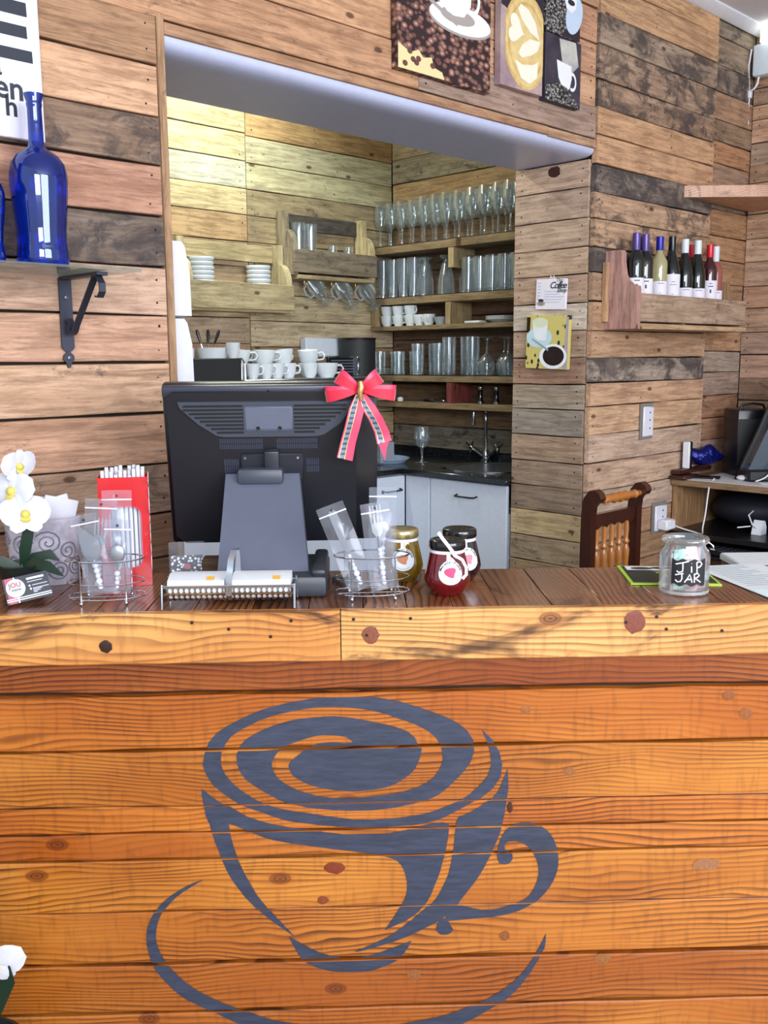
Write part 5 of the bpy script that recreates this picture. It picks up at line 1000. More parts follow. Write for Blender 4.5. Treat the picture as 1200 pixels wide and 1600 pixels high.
# --- business card
bc = thing('business_card', 'dark blue business card with a round logo leaning on the orchid pot', 'card', MC @ T(-.738, .062, .0005) @ RZ(32) @ RX(-22) @ RY(-6))
MB().box(0, .088, -.0006, 0, .004, .056).build('card', plain('navy_card', (26, 30, 44), .4), bc)
mb = MB(); y = -.001
mb.flat([(.004, .004), (.019, .004), (.019, .056), (.004, .056)], y, 0); mb.flat([(.021, .004), (.024, .004), (.024, .056), (.021, .056)], y, 1)
mb.flat([(.0, .0085), (.088, .0085), (.088, .0105), (.0, .0105)], y - .0002, 1); mb.flat([(.0, .0125), (.088, .0125), (.088, .0145), (.0, .0145)], y - .0002, 1)
mb.flat(ell(.022, .034, .0185, .0185, 28), y - .0004, 2); mb.flat(ell(.022, .034, .0170, .0170, 28), y - .0006, 1)
for x, z, l_ in ((.046, .0405, .030), (.054, .0325, .030), (.054, .026, .032), (.054, .0235, .018), (.054, .0205, .014), (.054, .018, .008)): mb.flat([(x, z), (x + l_, z), (x + l_, z + .0013), (x, z + .0013)], y, 2)
mb.flat(ell(.049, .033, .0022, .0018, 10), y, 1); mb.flat(ell(.050, .0265, .0018, .0024, 10), y, 1)
mb.build('print', [plain('card_pink', (176, 84, 104), .5), PW, plain('card_grey', (206, 208, 224), .5)], bc)
text('lettering', 'JOU', .0135, plain('card_maroon', (150, 50, 72), .5), bc, T(.0215, y - .0008, .036) @ UP, 'CENTER', bold=.0004, extr=.0001)
text('lettering', 'stasie', .0085, INK, bc, T(.0225, y - .0008, .0285) @ UP, 'CENTER', bold=.0002, extr=.0001)
MB().flat([(.046, .0455), (.080, .0455), (.080, .0495), (.046, .0495)], y - .0002).build('name_line', PW, bc)

# --- wire cutlery caddies
def caddy(M, label):
    t = thing('wire_caddy', label, 'caddy', M, 'wire cutlery caddies'); rx, ry = .076, .046
    ring = lambda z, a, b: [(a * math.cos(R(q)), b * math.sin(R(q)), z) for q in range(0, 360, 12)]
    MB().tube(ring(.088, rx, ry), .0017, 6, True).build('top_ring', CHROME, t)
    MB().tube(ring(.042, rx, ry), .0013, 6, True).build('middle_ring', CHROME, t)
    MB().tube(ring(.012, rx, ry), .0015, 6, True).build('bottom_ring', CHROME, t)
    for x in (-.055, -.028, 0, .028, .055):
        yy = ry * math.sqrt(1 - (x / rx) ** 2); MB().tube([(x, -yy, .012), (x, yy, .012)], .0011, 6).build('base_wire', CHROME, t)
    for y_ in (-.02, .02): 
        xx = rx * math.sqrt(1 - (y_ / ry) ** 2); MB().tube([(-xx, y_, .0135), (xx, y_, .0135)], .0011, 6).build('base_wire', CHROME, t)
    for q in (-55, -125, 55, 125):
        x, y_ = rx * math.cos(R(q)), ry * math.sin(R(q)); MB().tube([(x, y_, .006), (x, y_, .088)], .0018, 6).build('upright', CHROME, t)
        MB().sphere((x, y_, .0045), .0045, 10).build('foot', CHROME, t)
    return t
CL = MC @ T(-.556, .105, .0005) @ RZ(4); CR_ = MC @ T(-.022, .110, .0005) @ RZ(4)
caddy(CL, 'wire cutlery caddy in front of the red straw dispenser'); caddy(CR_, 'wire cutlery caddy between the monitor stand and the jam jars')
ACR = plain('clear_white_beads', (226, 228, 238), .12, 0, .6); SIL = plain('satin_silver', (168, 170, 178), .3, .85)
def cutlery(name, label, M, kind, bagw, bagh, group, hl=.095):
    t = thing(name, label, 'cutlery', M, group)
    hd = MB(); random.seed(len(label)); zz = .012
    while zz < hl:
        r = random.uniform(.0042, .0072); hd.sphere((0, 0, zz + r), r, 10); zz += r * 1.75
    hd.build('beaded_handle', ACR, t)
    hb = MB(); z = zz
    if kind == 'fork':
        hb.tube([(0, 0, z - .004), (0, 0, z + .025)], .0028, 8)
        hb.prism([(-.0035, z + .022), (.0035, z + .022), (.011, z + .034), (.012, z + .052), (-.012, z + .052), (-.011, z + .034)], -.001, .001, 'XZ')
        for i in range(4): x = -.0105 + i * .007; hb.prism([(x - .0018, z + .05), (x + .0018, z + .05), (x + .0014, z + .086), (x, z + .090), (x - .0014, z + .086)], -.001, .001, 'XZ')
    elif kind == 'knife':
        hb.prism([(-.004, z - .003), (.004, z - .003), (.006, z + .03), (.010, z + .07), (.008, z + .092), (-.002, z + .100), (-.009, z + .09), (-.008, z + .04)], -.001, .001, 'XZ')
    elif kind == 'server':
        hb.tube([(0, 0, z - .004), (0, 0, z + .006)], .003, 8)
        hb.prism([(-.004, z), (.004, z), (.015, z + .014), (.0195, z + .030), (.016, z + .046), (.0, z + .062), (-.016, z + .082), (-.0185, z + .055), (-.020, z + .026), (-.014, z + .01)], -.001, .001, 'XZ')
    else:
        hb.tube([(0, 0, z - .004), (0, 0, z + .02)], .0026, 8); hb.sphere((0, 0, z + .036), .0155, 16, sy=.35, sz=1.25)
    hb.build({'fork': 'fork_head', 'knife': 'blade', 'server': 'server_blade', 'spoon': 'spoon_bowl'}[kind], SIL, t)
    for sgn in (-1, 1):
        rows = []
        for i in range(9):
            z_ = bagh * i / 8; bul = .009 * math.sin(math.pi * min(1, i / 8 * 1.15)) if i < 8 else .0
            rows.append([(x * bagw / 2, sgn * (bul * (1 - x * x) + .0006) + .0015 * math.sin(3 * x + i), .002 + z_) for x in (-1, -.6, -.2, .2, .6, 1)])
        MB().grid(rows).build('bag_film', BAG(), t, sharp=80, fix=False)
    MB().box(-bagw / 2, bagw / 2, -.0014, .0014, bagh - .018, bagh - .0155).build('bag_seal', plain('white_zip', (232, 234, 246), .4), t)
    MB().lathe([(.0028, 0), (.0028, .0014)], 10).build('hang_hole', plain('dark_ink', (40, 46, 58), .5), t, T(0, -.0016, bagh - .009) @ RX(90))
    return t
GB = 'bagged cutlery in wire caddies'
cutlery('bagged_cake_server', 'bagged cake server with white blade in the left caddy', CL @ T(-.006, -.012, .0150) @ RZ(-6) @ RY(-11), 'server', .056, .165, GB, .058)
cutlery('bagged_fork', 'bagged fork behind the cake server in the left caddy', CL @ T(-.020, .010, .0150) @ RZ(8) @ RY(5), 'fork', .062, .190, GB, .062)
cutlery('bagged_spoon', 'bagged round spoon at the right of the left caddy', CL @ T(.022, -.012, .0150) @ RZ(2) @ RY(3), 'spoon', .052, .150, GB, .048)
cutlery('bagged_knife', 'tall bag with a knife leaning against the red dispenser', CL @ T(.018, .020, .0150) @ RZ(12) @ RY(2), 'knife', .058, .205, GB, .07)
cutlery('bagged_knife', 'bagged knife leaning left in the caddy beside the monitor stand', CR_ @ T(-.018, -.004, .0150) @ RZ(-8) @ RY(-21), 'knife', .058, .185, GB, .078)
cutlery('bagged_fork', 'bagged fork leaning right in the caddy beside the jam jars', CR_ @ T(.026, -.012, .0150) @ RZ(6) @ RY(-7), 'fork', .058, .180, GB, .088)
cutlery('bagged_spoon', 'tallest clear bag standing upright in the caddy beside the jam jars', CR_ @ T(.022, .018, .0150) @ RZ(-4) @ RY(1), 'spoon', .056, .205, GB, .085)
# --- lids behind the right caddy
for i, (x, y_, z_) in enumerate(((-.070, .235, .0005), (-.082, .262, .008))):
    o = MB().lathe([(1e-5, .0), (.024, 0), (.025, .006), (.022, .008), (1e-5, .008)], 22).build('jar_lid', SIL, None, MC @ T(x, y_, z_) @ RY(0 if i == 0 else 0)); tag(o, ('front' if i == 0 else 'rear') + ' round silver lid lying beside the monitor stand', 'lid', 'silver lids')
    if i: o.location.z -= .0075
# --- perforated napkin holder
nh = thing('napkin_holder', 'perforated chrome napkin trough with an arched handle', 'napkin holder', MC @ T(-.302, .060, .0005))
mb = MB(); NX, NA, Lx, rr0 = 24, 7, .256, .036
def cyl(x, a): return Vector((x, -math.cos(a) * rr0, .046 - math.sin(a) * rr0))
for i in range(NX):
    for j in range(NA):
        off = .5 if j % 2 else 0; x0 = -Lx / 2 + (i) * Lx / NX; dx = Lx / NX; a0 = .02 + j * 3.1 / NA; da = 3.1 / NA
        sq = [(0, 0), (.5, 0), (1, 0), (1, .5), (1, 1), (.5, 1), (0, 1), (0, .5)]; oc_ = [(.5 + .38 * math.cos(R(225 + 45 * k)), .5 + .36 * math.sin(R(225 + 45 * k))) for k in range(8)]
        v_ = [cyl(x0 + (p[0] + off) * dx - (dx * .5 if j % 2 else 0), a0 + p[1] * da) for p in sq] + [cyl(x0 + (p[0] + off) * dx - (dx * .5 if j % 2 else 0), a0 + p[1] * da) for p in oc_]
        mb.add(v_, [(k, (k + 1) % 8, 8 + (k + 1) % 8, 8 + k) for k in range(8)])
mb.build('perforated_trough', CHROME, nh, fix=False)
for sgx in (-1, 1):
    x = sgx * Lx / 2
    MB().prism([(rr0 * 1.05 * math.cos(R(a)), .046 + rr0 * 1.05 * math.sin(R(a))) for a in range(180, 361, 15)], x - .0015, x + .0015, 'YZ').build('end_plate', CHROME, nh)
    MB().tube([(x, -.036, .05), (x, -.040, .02), (x, -.042, .0025)], .0022, 6).build('leg', CHROME, nh); MB().tube([(x, .036, .05), (x, .040, .02), (x, .042, .0025)], .0022, 6).build('leg', CHROME, nh)
    MB().tube([(x, -.037, .047), (x * .0, -.037, .047)], .0018, 6).build('rim_wire', CHROME, nh)
P = [(0, -.0335, .026), (.002, -.036, .06), (.006, -.030, .095), (.010, -.014, .112), (.013, .002, .112), (.013, .014, .10), (.012, .030, .05)]
hv = []
for p in P: hv.append([(p[0] - .006, p[1], p[2]), (p[0] + .006, p[1], p[2])])
mbh = MB().grid(hv); mbh.grid([[(a[0], a[1] + .002, a[2] + .001) for a in r] for r in hv]); mbh.build('handle', CHROME, nh)
for i, (x0, x1) in enumerate(((-.118, -.008), (.006, .120))):
    t = thing('napkin_stack', ('left' if i == 0 else 'right') + ' bundle of printed white serviettes in the chrome trough', 'napkins', MC @ T(-.302 + (x0 + x1) / 2, .060, .0005), 'serviettes in the trough'); hw_ = (x1 - x0) / 2
    MB().prism([(.0335 * math.cos(R(a)), .046 + .0335 * math.sin(R(a))) for a in range(180, 361, 18)] + [(.030, .062), (.0, .064), (-.028, .056)], -hw_, hw_, 'YZ').build('paper', plain('serviette_paper', (220, 224, 228), .8), t)
    MB().add([(hw_ - .035, -.0265, .0571), (hw_ - .02, -.0265, .0571), (hw_ - .02, -.012, .0612), (hw_ - .035, -.012, .0612)], [(0, 1, 2, 3)]).build('print', plain('orange_print', (236, 178, 70), .6), t)
# --- display card in a bag, wooden block
t = thing('bagged_card', 'patterned gift card in a clear bag left of the monitor stand', 'card', MC @ T(-.422, .265, .0005) @ RZ(10) @ RX(-8))
fp = NT('floral_card_print'); fn_ = fp.n('TexVoronoi'); fp.put(fn_.inputs['Vector'], fp.n('TexCoord').outputs['Object']); fn_.inputs['Scale'].default_value = 130
fp.put(fp.b.inputs['Base Color'], fp.mix(fp.rng(fn_.outputs['Distance'], .25, .45), c4(236, 236, 244), c4(34, 34, 42))); fp.b.inputs['Roughness'].default_value = .4
MB().box(-.034, .034, -.001, .001, .004, .058).build('card', fp.m, t); MB().flat(ell(0, .034, .008, .006, 12), -.0014).build('red_spot', plain('card_pink', (176, 84, 104), .5), t)
MB().grid([[(x, -.004 - .001 * math.sin(x * 90 + z * 60), z) for x in (-.038, -.02, 0, .02, .038)] for z in (.001, .03, .06, .088)]).build('bag_film', BAG(), t, fix=False)
o = MB().box(-.024, .024, -.02, .02, 0, .05, .004).build('wooden_block', pallet('X'), None, MC @ T(-.368, .290, .0005), (96, 70, 50, .4)); tag(o, 'small dark wooden block beside the monitor stand', 'block')

# --- jam jars
def wrap_label(obj, r_fn, z0, ang0):      # bend a flat (x, z) mesh in the x-z plane onto the jar surface
    for v in obj.data.vertices:
        x, z_ = v.co.x, v.co.z; r = r_fn(z_ + z0) - v.co.y; a = ang0 + x / max(.01, r_fn(z0)); v.co = (r * math.cos(a), r * math.sin(a), z_ + z0)
JP = [(1e-5, .003), (.030, 0), (.034, .002), (.045, .022), (.0475, .033), (.0465, .042), (.036, .088), (.034, .094), (.034, .100)]
def jr(z):
    for (r0, z0), (r1, z1) in zip(JP[1:], JP[2:]):
        if z0 <= z <= z1: return r0 + (r1 - r0) * (z - z0) / max(1e-6, z1 - z0)
    return .034
def jam(M, label, jamc, lidm, fruit, face, bow):
    t = thing('jam_jar', label, 'jar', M, 'preserve jars')
    k = NT('preserve_' + label.split()[0]); k.put(k.b.inputs['Base Color'], k.mix(k.noise(k.n('TexCoord').outputs['Object'], 55, 4), c4(*jamc), c4(*[q * .55 for q in jamc]))); k.b.inputs['Roughness'].default_value = .08; k.b.inputs['Coat Weight'].default_value = 1; k.b.inputs['Subsurface Weight'].default_value = .2; k.b.inputs['Subsurface Radius'].default_value = (.02, .008, .004)
    MB().lathe(JP, 32).build('filled_glass', k.m, t, sharp=60)
    MB().lathe([(.0365, .096), (.0375, .098), (.0375, .110), (.036, .113), (.033, .1145), (1e-5, .1135)], 32, cap=False).build('lid', lidm, t)
    MB().lathe([(.0352, .0885), (.0358, .0886), (.0352, .0945), (.0345, .0945)], 32, cap=False).build('ribbon', plain('white_satin_ribbon', (236, 232, 242), .4), t)
    R_ = .0245; zc = .053
    def disc(rad, y, n=28, rings=4):
        mb = MB(); vs = [(0, y, 0)]; fs = []
        for j in range(1, rings + 1):
            for i in range(n): a = 2 * math.pi * i / n; vs.append((rad * j / rings * math.cos(a), y, rad * j / rings * math.sin(a)))
        for i in range(n): fs.append((0, 1 + i, 1 + (i + 1) % n))
        for j in range(rings - 1):
            for i in range(n): fs.append((1 + j * n + i, 1 + (j + 1) * n + i, 1 + (j + 1) * n + (i + 1) % n, 1 + j * n + (i + 1) % n))
        return mb.add(vs, fs)
    lb = disc(R_, -.0008).build('label', PW, t, fix=False); wrap_label(lb, jr, zc, R(face))
    o = disc(R_ * .42, -.0016, 16, 2)
    o.v = [(x + .0035 * math.sin(7 * i), y, z) for i, (x, y, z) in enumerate(o.v)]; o = o.build('fruit_print', fruit, lb, fix=False); wrap_label(o, jr, zc, R(face))
    for word, rad, up, size in (('Meelantal Produk', R_ * .78, 1, .0068), ('----------', R_ * .86, -1, .0050)):
        L = len(word)
        for i, ch in enumerate(word):
            if ch == ' ': continue
            a = (90 - (i - (L - 1) / 2) * (160 / L)) if up > 0 else (270 + (i - (L - 1) / 2) * (80 / L))
            o = text('lettering', ch, size, INK, lb, Matrix.Identity(4), 'CENTER', extr=0, bold=.0002)
            ca, sa = math.cos(R(a)), math.sin(R(a))
            for v in o.data.vertices:
                tx, tz = v.co.x, v.co.y; rot = R(a - 90 if up > 0 else a + 90); cx, cz = rad * ca, rad * sa
                v.co = (cx + tx * math.cos(rot) - tz * math.sin(rot), -.0018, cz + tx * math.sin(rot) + tz * math.cos(rot))
            wrap_label(o, jr, zc, R(face))
    if bow:
        SRB = plain('white_satin_ribbon', (236, 232, 242), .4)
        def rib(P, wd, name):
            rows = []
            for i, p in enumerate(P):
                p = Vector(p); t_ = (Vector(P[min(i + 1, len(P) - 1)]) - Vector(P[max(i - 1, 0)])).normalized(); s_ = t_.cross(Vector((0, -1, 0))).normalized() * wd; rows.append([p - s_, p + s_])
            mbr = MB().grid(rows); mbr.grid([[q + Vector((0, .0006, 0)) for q in r] for r in rows]); return mbr.build(name, SRB, t)
        rib([(.012, -.044, .088), (.000, -.048, .106), (-.014, -.047, .124), (-.022, -.043, .136)], .0034, 'bow_tail')
        rib([(.012, -.044, .088), (.026, -.046, .080), (.034, -.047, .064), (.034, -.048, .05), (.026, -.050, .042)], .003, 'bow_tail')
        MB().sphere((.011, -.042, .089), .0048, 10).build('bow_knot', SRB, t)
    return t
GL = plain('gold_lid', (206, 190, 140), .25, .8); BL_ = plain('glossy_black_lid', (16, 16, 20), .18, 0, .4)
jam(MC @ T(.046, .262, .0005), 'golden preserve jar with a gold lid behind the caddy', (150, 116, 18), GL, plain('peach_print', (206, 130, 90), .6), -88, False)
jam(MC @ T(.133, .128, .0005), 'red raspberry preserve jar with black lid and white ribbon bow', (120, 8, 18), BL_, plain('raspberry_print', (222, 52, 104), .6), -86, True)
jam(MC @ T(.172, .255, .0005), 'dark berry preserve jar with black lid behind the red jar', (30, 14, 34), BL_, plain('berry_print', (206, 120, 140), .6), -70, False)

# --- tip jar
tj = thing('tip_jar', 'glass tip jar with a chalk label reading tip jar', 'jar', MC @ T(.622, .118, .0005))
JT = [(1e-5, .004), (.044, 0), (.048, .003), (.050, .010), (.050, .078), (.047, .088), (.041, .096), (.040, .101), (.046, .105), (.048, .110), (.046, .115), (.042, .116), (.038, .112), (.0375, .100), (.046, .084), (.0475, .074), (.0475, .012), (1e-5, .008)]
MB().lathe(JT, 40, cap=False).build('glass_jar', thin_glass('jar_glass', (.95, .97, .98), .04, (.8, .88, .95), .3), tj, sharp=60)
MB().lathe([(.0498, .002), (.0505, .003), (.0505, .008), (.0498, .0085)], 40, cap=False).build('thick_base', thin_glass('glass_handle', (.9, .94, .96), .25, (.8, .88, .95), .3), tj)
mb = MB(); r = .0508; n = 20; a0, a1 = -138, -58
edge = lambda q: .0025 * math.sin(q * 19)
mb.grid([[(r * math.cos(R(a0 + (a1 - a0) * i / n)), r * math.sin(R(a0 + (a1 - a0) * i / n)), (.024 + edge(i / n) if j == 0 else .076 + edge(i / n + .1) if j == 3 else .024 + .017 * j)) for i in range(n + 1)] for j in range(4)])
lb = mb.build('chalk_label', plain('chalkboard', (28, 28, 36), .7), tj, fix=False)
CH = plain('chalk_white', (240, 240, 246), .8)
def stroke(P, name='lettering'):
    pts = [((r + .001) * math.cos(R(-98) + x * 1.12 / r), (r + .001) * math.sin(R(-98) + x * 1.12 / r), z * 1.08 + .002) for x, z in P]; MB().tube(pts, .00135, 6).build(name, CH, lb)
for P in ([(-.024, .060), (-.012, .0635), (-.002, .0665)], [(-.012, .0635), (-.0115, .054), (-.012, .047), (-.018, .0445), (-.022, .047)], [(.003, .057), (.0035, .0455)], [(.003, .0625), (.0033, .0622)], [(.012, .064), (.013, .054), (.0132, .0445)], [(.012, .0645), (.019, .0655), (.0225, .061), (.019, .056), (.013, .054)],
          [(-.024, .0395), (-.014, .0425), (-.010, .043)], [(-.013, .0425), (-.0125, .033), (-.015, .0275), (-.020, .0265), (-.024, .030)], [(-.008, .0265), (-.003, .034), (.0005, .042), (.003, .034), (.005, .0265)], [(-.005, .032), (.004, .0325)], [(.009, .0265), (.009, .034), (.0085, .0425)], [(.0085, .0425), (.015, .0435), (.018, .0395), (.014, .0355), (.009, .0345), (.015, .031), (.021, .0265)]): stroke(P)
MB().tube([(.046, 0, .104), (.056, -.004, .096), (.058, -.006, .088), (.05, -.006, .09)], .0016, 6).build('wire_bail', CHROME, tj)
NOTE = lambda nm, a, b: gradmat(nm, a, b, 60)
for i, (x, y_, a, h_, m_, l) in enumerate(((-.014, -.012, 8, .082, NOTE('green_note', (214, 230, 220), (132, 190, 164)), 'folded green banknote in the tip jar'), (.016, -.006, -12, .084, NOTE('red_note', (240, 200, 200), (214, 120, 124)), 'folded red banknote in the tip jar'), (-.026, -.014, 34, .074, NOTE('white_slip', (240, 232, 236), (214, 206, 214)), 'white paper slip at the left inside the tip jar'), (.0, .02, 0, .07, NOTE('beige_note', (226, 214, 190), (190, 170, 140)), 'beige banknote at the back of the tip jar'))):
    rows = [[(xx, .003 * math.sin(xx * 200 + i), z) for xx in (-.014, -.007, 0, .007, .014)] for z in (0, h_ * .5, h_)]
    mb = MB().grid(rows); mb.grid([[(p[0], p[1] + .0012, p[2]) for p in r_] for r_ in rows]); o = mb.build('banknote', m_, None, MC @ T(.622 + x, .118 + y_, .0095) @ RZ(a), sharp=80); tag(o, l, 'banknote', 'money in the tip jar')
o = MB().add(*(lambda vs: (vs, [(0, 1, 2), (0, 2, 3), (0, 3, 4), (0, 4, 1), (1, 5, 2), (2, 5, 3), (3, 5, 4), (4, 5, 1)]))([(0, -.012, .022), (-.014, -.016, .008), (.012, -.020, .008), (.018, .004, .009), (-.012, .006, .010), (.002, -.004, 0)])).build('crumpled_note', NOTE('crumpled_red', (190, 60, 80), (236, 160, 170)), None, MC @ T(.637, .098, .0095)); tag(o, 'crumpled red note at the bottom of the tip jar', 'banknote', 'money in the tip jar')
# --- flyers and papers
fm = gradmat('flyer_black', (30, 34, 26), (44, 48, 38), 30)
t = thing('flyer', 'black and lime green flyer lying left of the tip jar', 'flyer', MC @ T(.640, .262, .0005) @ RZ(-6))
MB().box(-.10, .09, -.092, .09, 0, .0022).build('border', plain('lime_print', (178, 216, 70), .5), t)
MB().box(-.092, .085, -.080, .084, .0022, .0028).build('sheet', fm, t)
mb = MB(); zt = .0032
mb.add([(-.085, .04, zt), (.08, .04, zt), (.08, .08, zt), (-.085, .08, zt)], [(0, 1, 2, 3)], 0)
for cx, cy, rx_ in ((-.05, .058, .025), (.0, .062, .03), (.05, .058, .025)): mb.add([(cx + rx_ * math.cos(R(a)), cy + .013 * math.sin(R(a)), zt + .0003) for a in range(0, 360, 30)], [tuple(range(12))], 1)
for i in range(5): mb.add([(-.03 + .004 * i, .028 - i * .017, zt), (.05 - .006 * i, .028 - i * .017, zt), (.05 - .006 * i, .036 - i * .017, zt), (-.03 + .004 * i, .036 - i * .017, zt)], [(0, 1, 2, 3)], 2 if i % 2 else 3)
mb.build('print', [PW, plain('flyer_bean', (60, 44, 40), .5), plain('lime_print', (178, 216, 70), .5), plain('flyer_grey', (150, 156, 140), .5)], t)
PP = plain('white_paper', (216, 221, 226), .7)
for i, (x, y_, a, l) in enumerate(((.830, .225, 7, 'lower white sheet of the papers right of the tip jar'), (.815, .215, 10, 'upper printed white order sheet right of the tip jar'))):
    t = thing('paper_sheet', l, 'paper', MC @ T(x, y_, .0005 + i * .002) @ RZ(a), 'papers on the counter'); MB().box(-.075, .075, -.165, .135, 0, .0012).build('sheet', PP, t)
    if i:
        mb = MB()
        for k in range(12): mb.add([(-.06, .115 - k * .016, .0016), (.045 - .03 * (k % 3 == 2), .115 - k * .016, .0016), (.045 - .03 * (k % 3 == 2), .1175 - k * .016, .0016), (-.06, .1175 - k * .016, .0016)], [(0, 1, 2, 3)])
        mb.build('print_line', plain('print_grey_line', (120, 140, 146), .7), t)
        MB().box(-.074, .074, -.164, -.10, .0012, .0016).build('pale_band', plain('pale_band_print', (214, 232, 236), .7), t)

# ================================================================ CHAIR, DESK, FLOWERS
DW = NT('dark_mahogany'); dv = DW.n('TexCoord').outputs['Object']; DW.put(DW.b.inputs['Base Color'], DW.mix(DW.noise(DW.vm('MULTIPLY', dv, (30, 30, 4)), 1, 5), c4(74, 34, 24), c4(40, 18, 14))); DW.b.inputs['Roughness'].default_value = .3; DW.b.inputs['Coat Weight'].default_value = .4
HW = NT('honey_turned_wood'); hv_ = HW.n('TexCoord').outputs['Object']; HW.put(HW.b.inputs['Base Color'], HW.mix(HW.noise(HW.vm('MULTIPLY', hv_, (30, 30, 5)), 1, 4), c4(196, 128, 62), c4(150, 84, 34))); HW.b.inputs['Roughness'].default_value = .3; HW.b.inputs['Coat Weight'].default_value = .3
ch = thing('spindle_chair', 'dark wooden chair with turned honey coloured spindles behind the counter', 'chair', MW @ T(-.435, -.42, .012))
hw = .150
def post(x): 
    # curved scroll topped post in the YZ plane: the scroll curls towards -y
    out = [(-.02, .44), (.02, .44), (.022, .80), (.020, .93), (.012, .985), (-.008, 1.012), (-.030, 1.018), (-.050, 1.006), (-.058, .988), (-.050, .974), (-.034, .968), (-.024, .955), (-.020, .92), (-.020, .80)]
    return MB().prism(out, x - .017, x + .017, 'YZ').build('back_post', DW.m, ch)
post(-hw); post(hw)
tr = [(0.008, -hw), (.012, -.11), (.016, -.10), (.011, -.092), (.015, -.08), (.012, -.06), (.019, -.04), (.015, -.02), (.020, 0), (.015, .02), (.019, .04), (.012, .06), (.015, .08), (.011, .092), (.016, .10), (.012, .11), (.008, hw)]
MB().lathe(tr, 14).build('top_roll', HW.m, ch, T(0, -.028, .978) @ RY(90))
MB().prism([(-hw + .017, .885), (-hw + .017, .925), (hw - .017, .925), (hw - .017, .885), (.11, .870), (.08, .884), (.05, .872), (.025, .886), (0, .874), (-.025, .886), (-.05, .872), (-.08, .884), (-.11, .870)], -.012, .012, 'XZ').build('upper_rail', DW.m, ch)
MB().box(-hw + .017, hw - .017, -.012, .012, .52, .57, .004).build('lower_rail', DW.m, ch)
for x in (-.098, -.049, 0, .049, .098):
    MB().lathe([(.009, .565), (.012, .60), (.009, .64), (.014, .66), (.008, .68), (.012, .74), (.014, .77), (.008, .79), (.013, .80), (.008, .815), (.010, .85), (.008, .885)], 12).build('spindle', HW.m, ch, T(x, 0, 0))
MB().box(-.18, .18, -.02, .37, .42, .46, .01).build('seat', DW.m, ch)
for x in (-.15, .15):
    MB().tube([(x, .34, .42), (x, .35, -.012)], [.02, .016], 10).build('leg', DW.m, ch); MB().tube([(x * 1.02, 0, .45), (x * 1.02, -.02, -.012)], [.02, .017], 10).build('leg', DW.m, ch)
for y_ in (.345, -.01): MB().tube([(-.15, y_, .2), (.15, y_, .2)], .010, 8).build('stretcher', DW.m, ch)

# --- desk in the corner: left end at the main wall, back at the side wall
DZ = .915
dk = thing('corner_desk', 'wooden computer desk with open lower tier in the right corner', 'desk', MW @ T(0, -.03, 0))
oak = (150, 116, 80, .1)
MB().box(.68, 1.348, -1.30, 0, DZ - .028, DZ, .002).build('top', pallet('Y'), dk, None, oak)
MB().box(.66, .80, -.08, -.002, DZ + .001, DZ + .02, .004).build('moulding', DW.m, dk)
MB().box(.672, .99, -.045, -.004, DZ + .022, DZ + .045, .006, seg=2).build('gallery_rail', DW.m, dk)
MB().box(.70, 1.348, -.022, 0, 0, DZ - .029, .002).build('side_panel', pallet('Z'), dk, None, (170, 122, 74, .1))
MB().box(.70, 1.348, -1.30, -1.278, 0, DZ - .029, .002).build('side_panel', pallet('Z'), dk, None, (170, 122, 74, .1))
MB().box(1.326, 1.348, -1.277, -.023, .30, DZ - .029).build('back_panel', plain('black_board', (18, 18, 22), .5), dk)
MB().box(.64, 1.325, -1.277, -.023, .655, .68, .002).build('lower_tier', plain('black_laminate', (22, 22, 26), .3), dk)
MB().box(.60, .95, -1.0, -.06, .575, .592, .002).build('keyboard_tray', plain('black_laminate', (22, 22, 26), .3), dk)
MB().box(.50, .66, -.80, -.62, .60, .735, .003).build('drawer_unit', pallet('X'), dk, None, (130, 104, 72, .2)) if False else None
o = MB().box(.69, 1.14, -1.25, -.075, 0, .002).build('paper_mat', plain('white_paper', (232, 236, 240), .7), None, MW @ T(0, -.03, DZ + .0005)); tag(o, 'white paper desk mat on the wooden desk', 'mat')
zt = DZ + .0028
# keyboard on the tray
kb = thing('keyboard', 'black keyboard with pale edge on the lower desk tray', 'keyboard', MW @ T(.70, -.42, .593))
MB().box(-.075, .075, -.21, .21, 0, .018, .004).build('case', BLK, kb)
for i in range(4):
    for j in range(12): MB().box(-.06 + i * .03, -.036 + i * .03, -.195 + j * .033, -.168 + j * .033, .018, .024, .002).build('key', plain('dark_key', (58, 60, 70), .4), kb)
# computer tower, monitor
tw = thing('speaker_tower', 'black tower with curved carry handle in the desk corner', 'computer', MW @ T(1.075, -.20, zt) @ RZ(-40))
MB().box(-.083, .083, -.085, .085, 0, .315, .010, seg=2).build('case', plain('navy_black_case', (22, 25, 36), .3), tw)
MB().tube([(-.06, -.05, .314), (-.05, -.05, .335), (0, -.05, .342), (.05, -.05, .335), (.06, -.05, .314)], .006, 8).build('handle', BLK, tw)
MB().box(-.08, .08, -.088, -.085, .05, .27, .001).build('front_panel', plain('matt_black', (34, 36, 38), .6), tw)
mn = thing('desk_monitor', 'black curved monitor standing at the right edge of the photo', 'monitor', MW @ T(.83, -.30, zt) @ RZ(-44.4))
prof = [(0, 0), (.34, 0), (.34, .46), (.25, .465), (.175, .42), (.122, .30), (.070, .17), (.022, .06)]
MB().prism(prof, -.03, .035, 'XZ').build('shell', plain('blue_grey_gloss', (60, 72, 84), .18, 0, .5), mn)
MB().prism([(a * 1.0 - .012, b * 1.02) for a, b in prof], .0355, .055, 'XZ').build('bezel', BLK, mn)
MB().box(.005, .28, -.07, .08, 0, .055, .01).build('foot', BLK, mn)
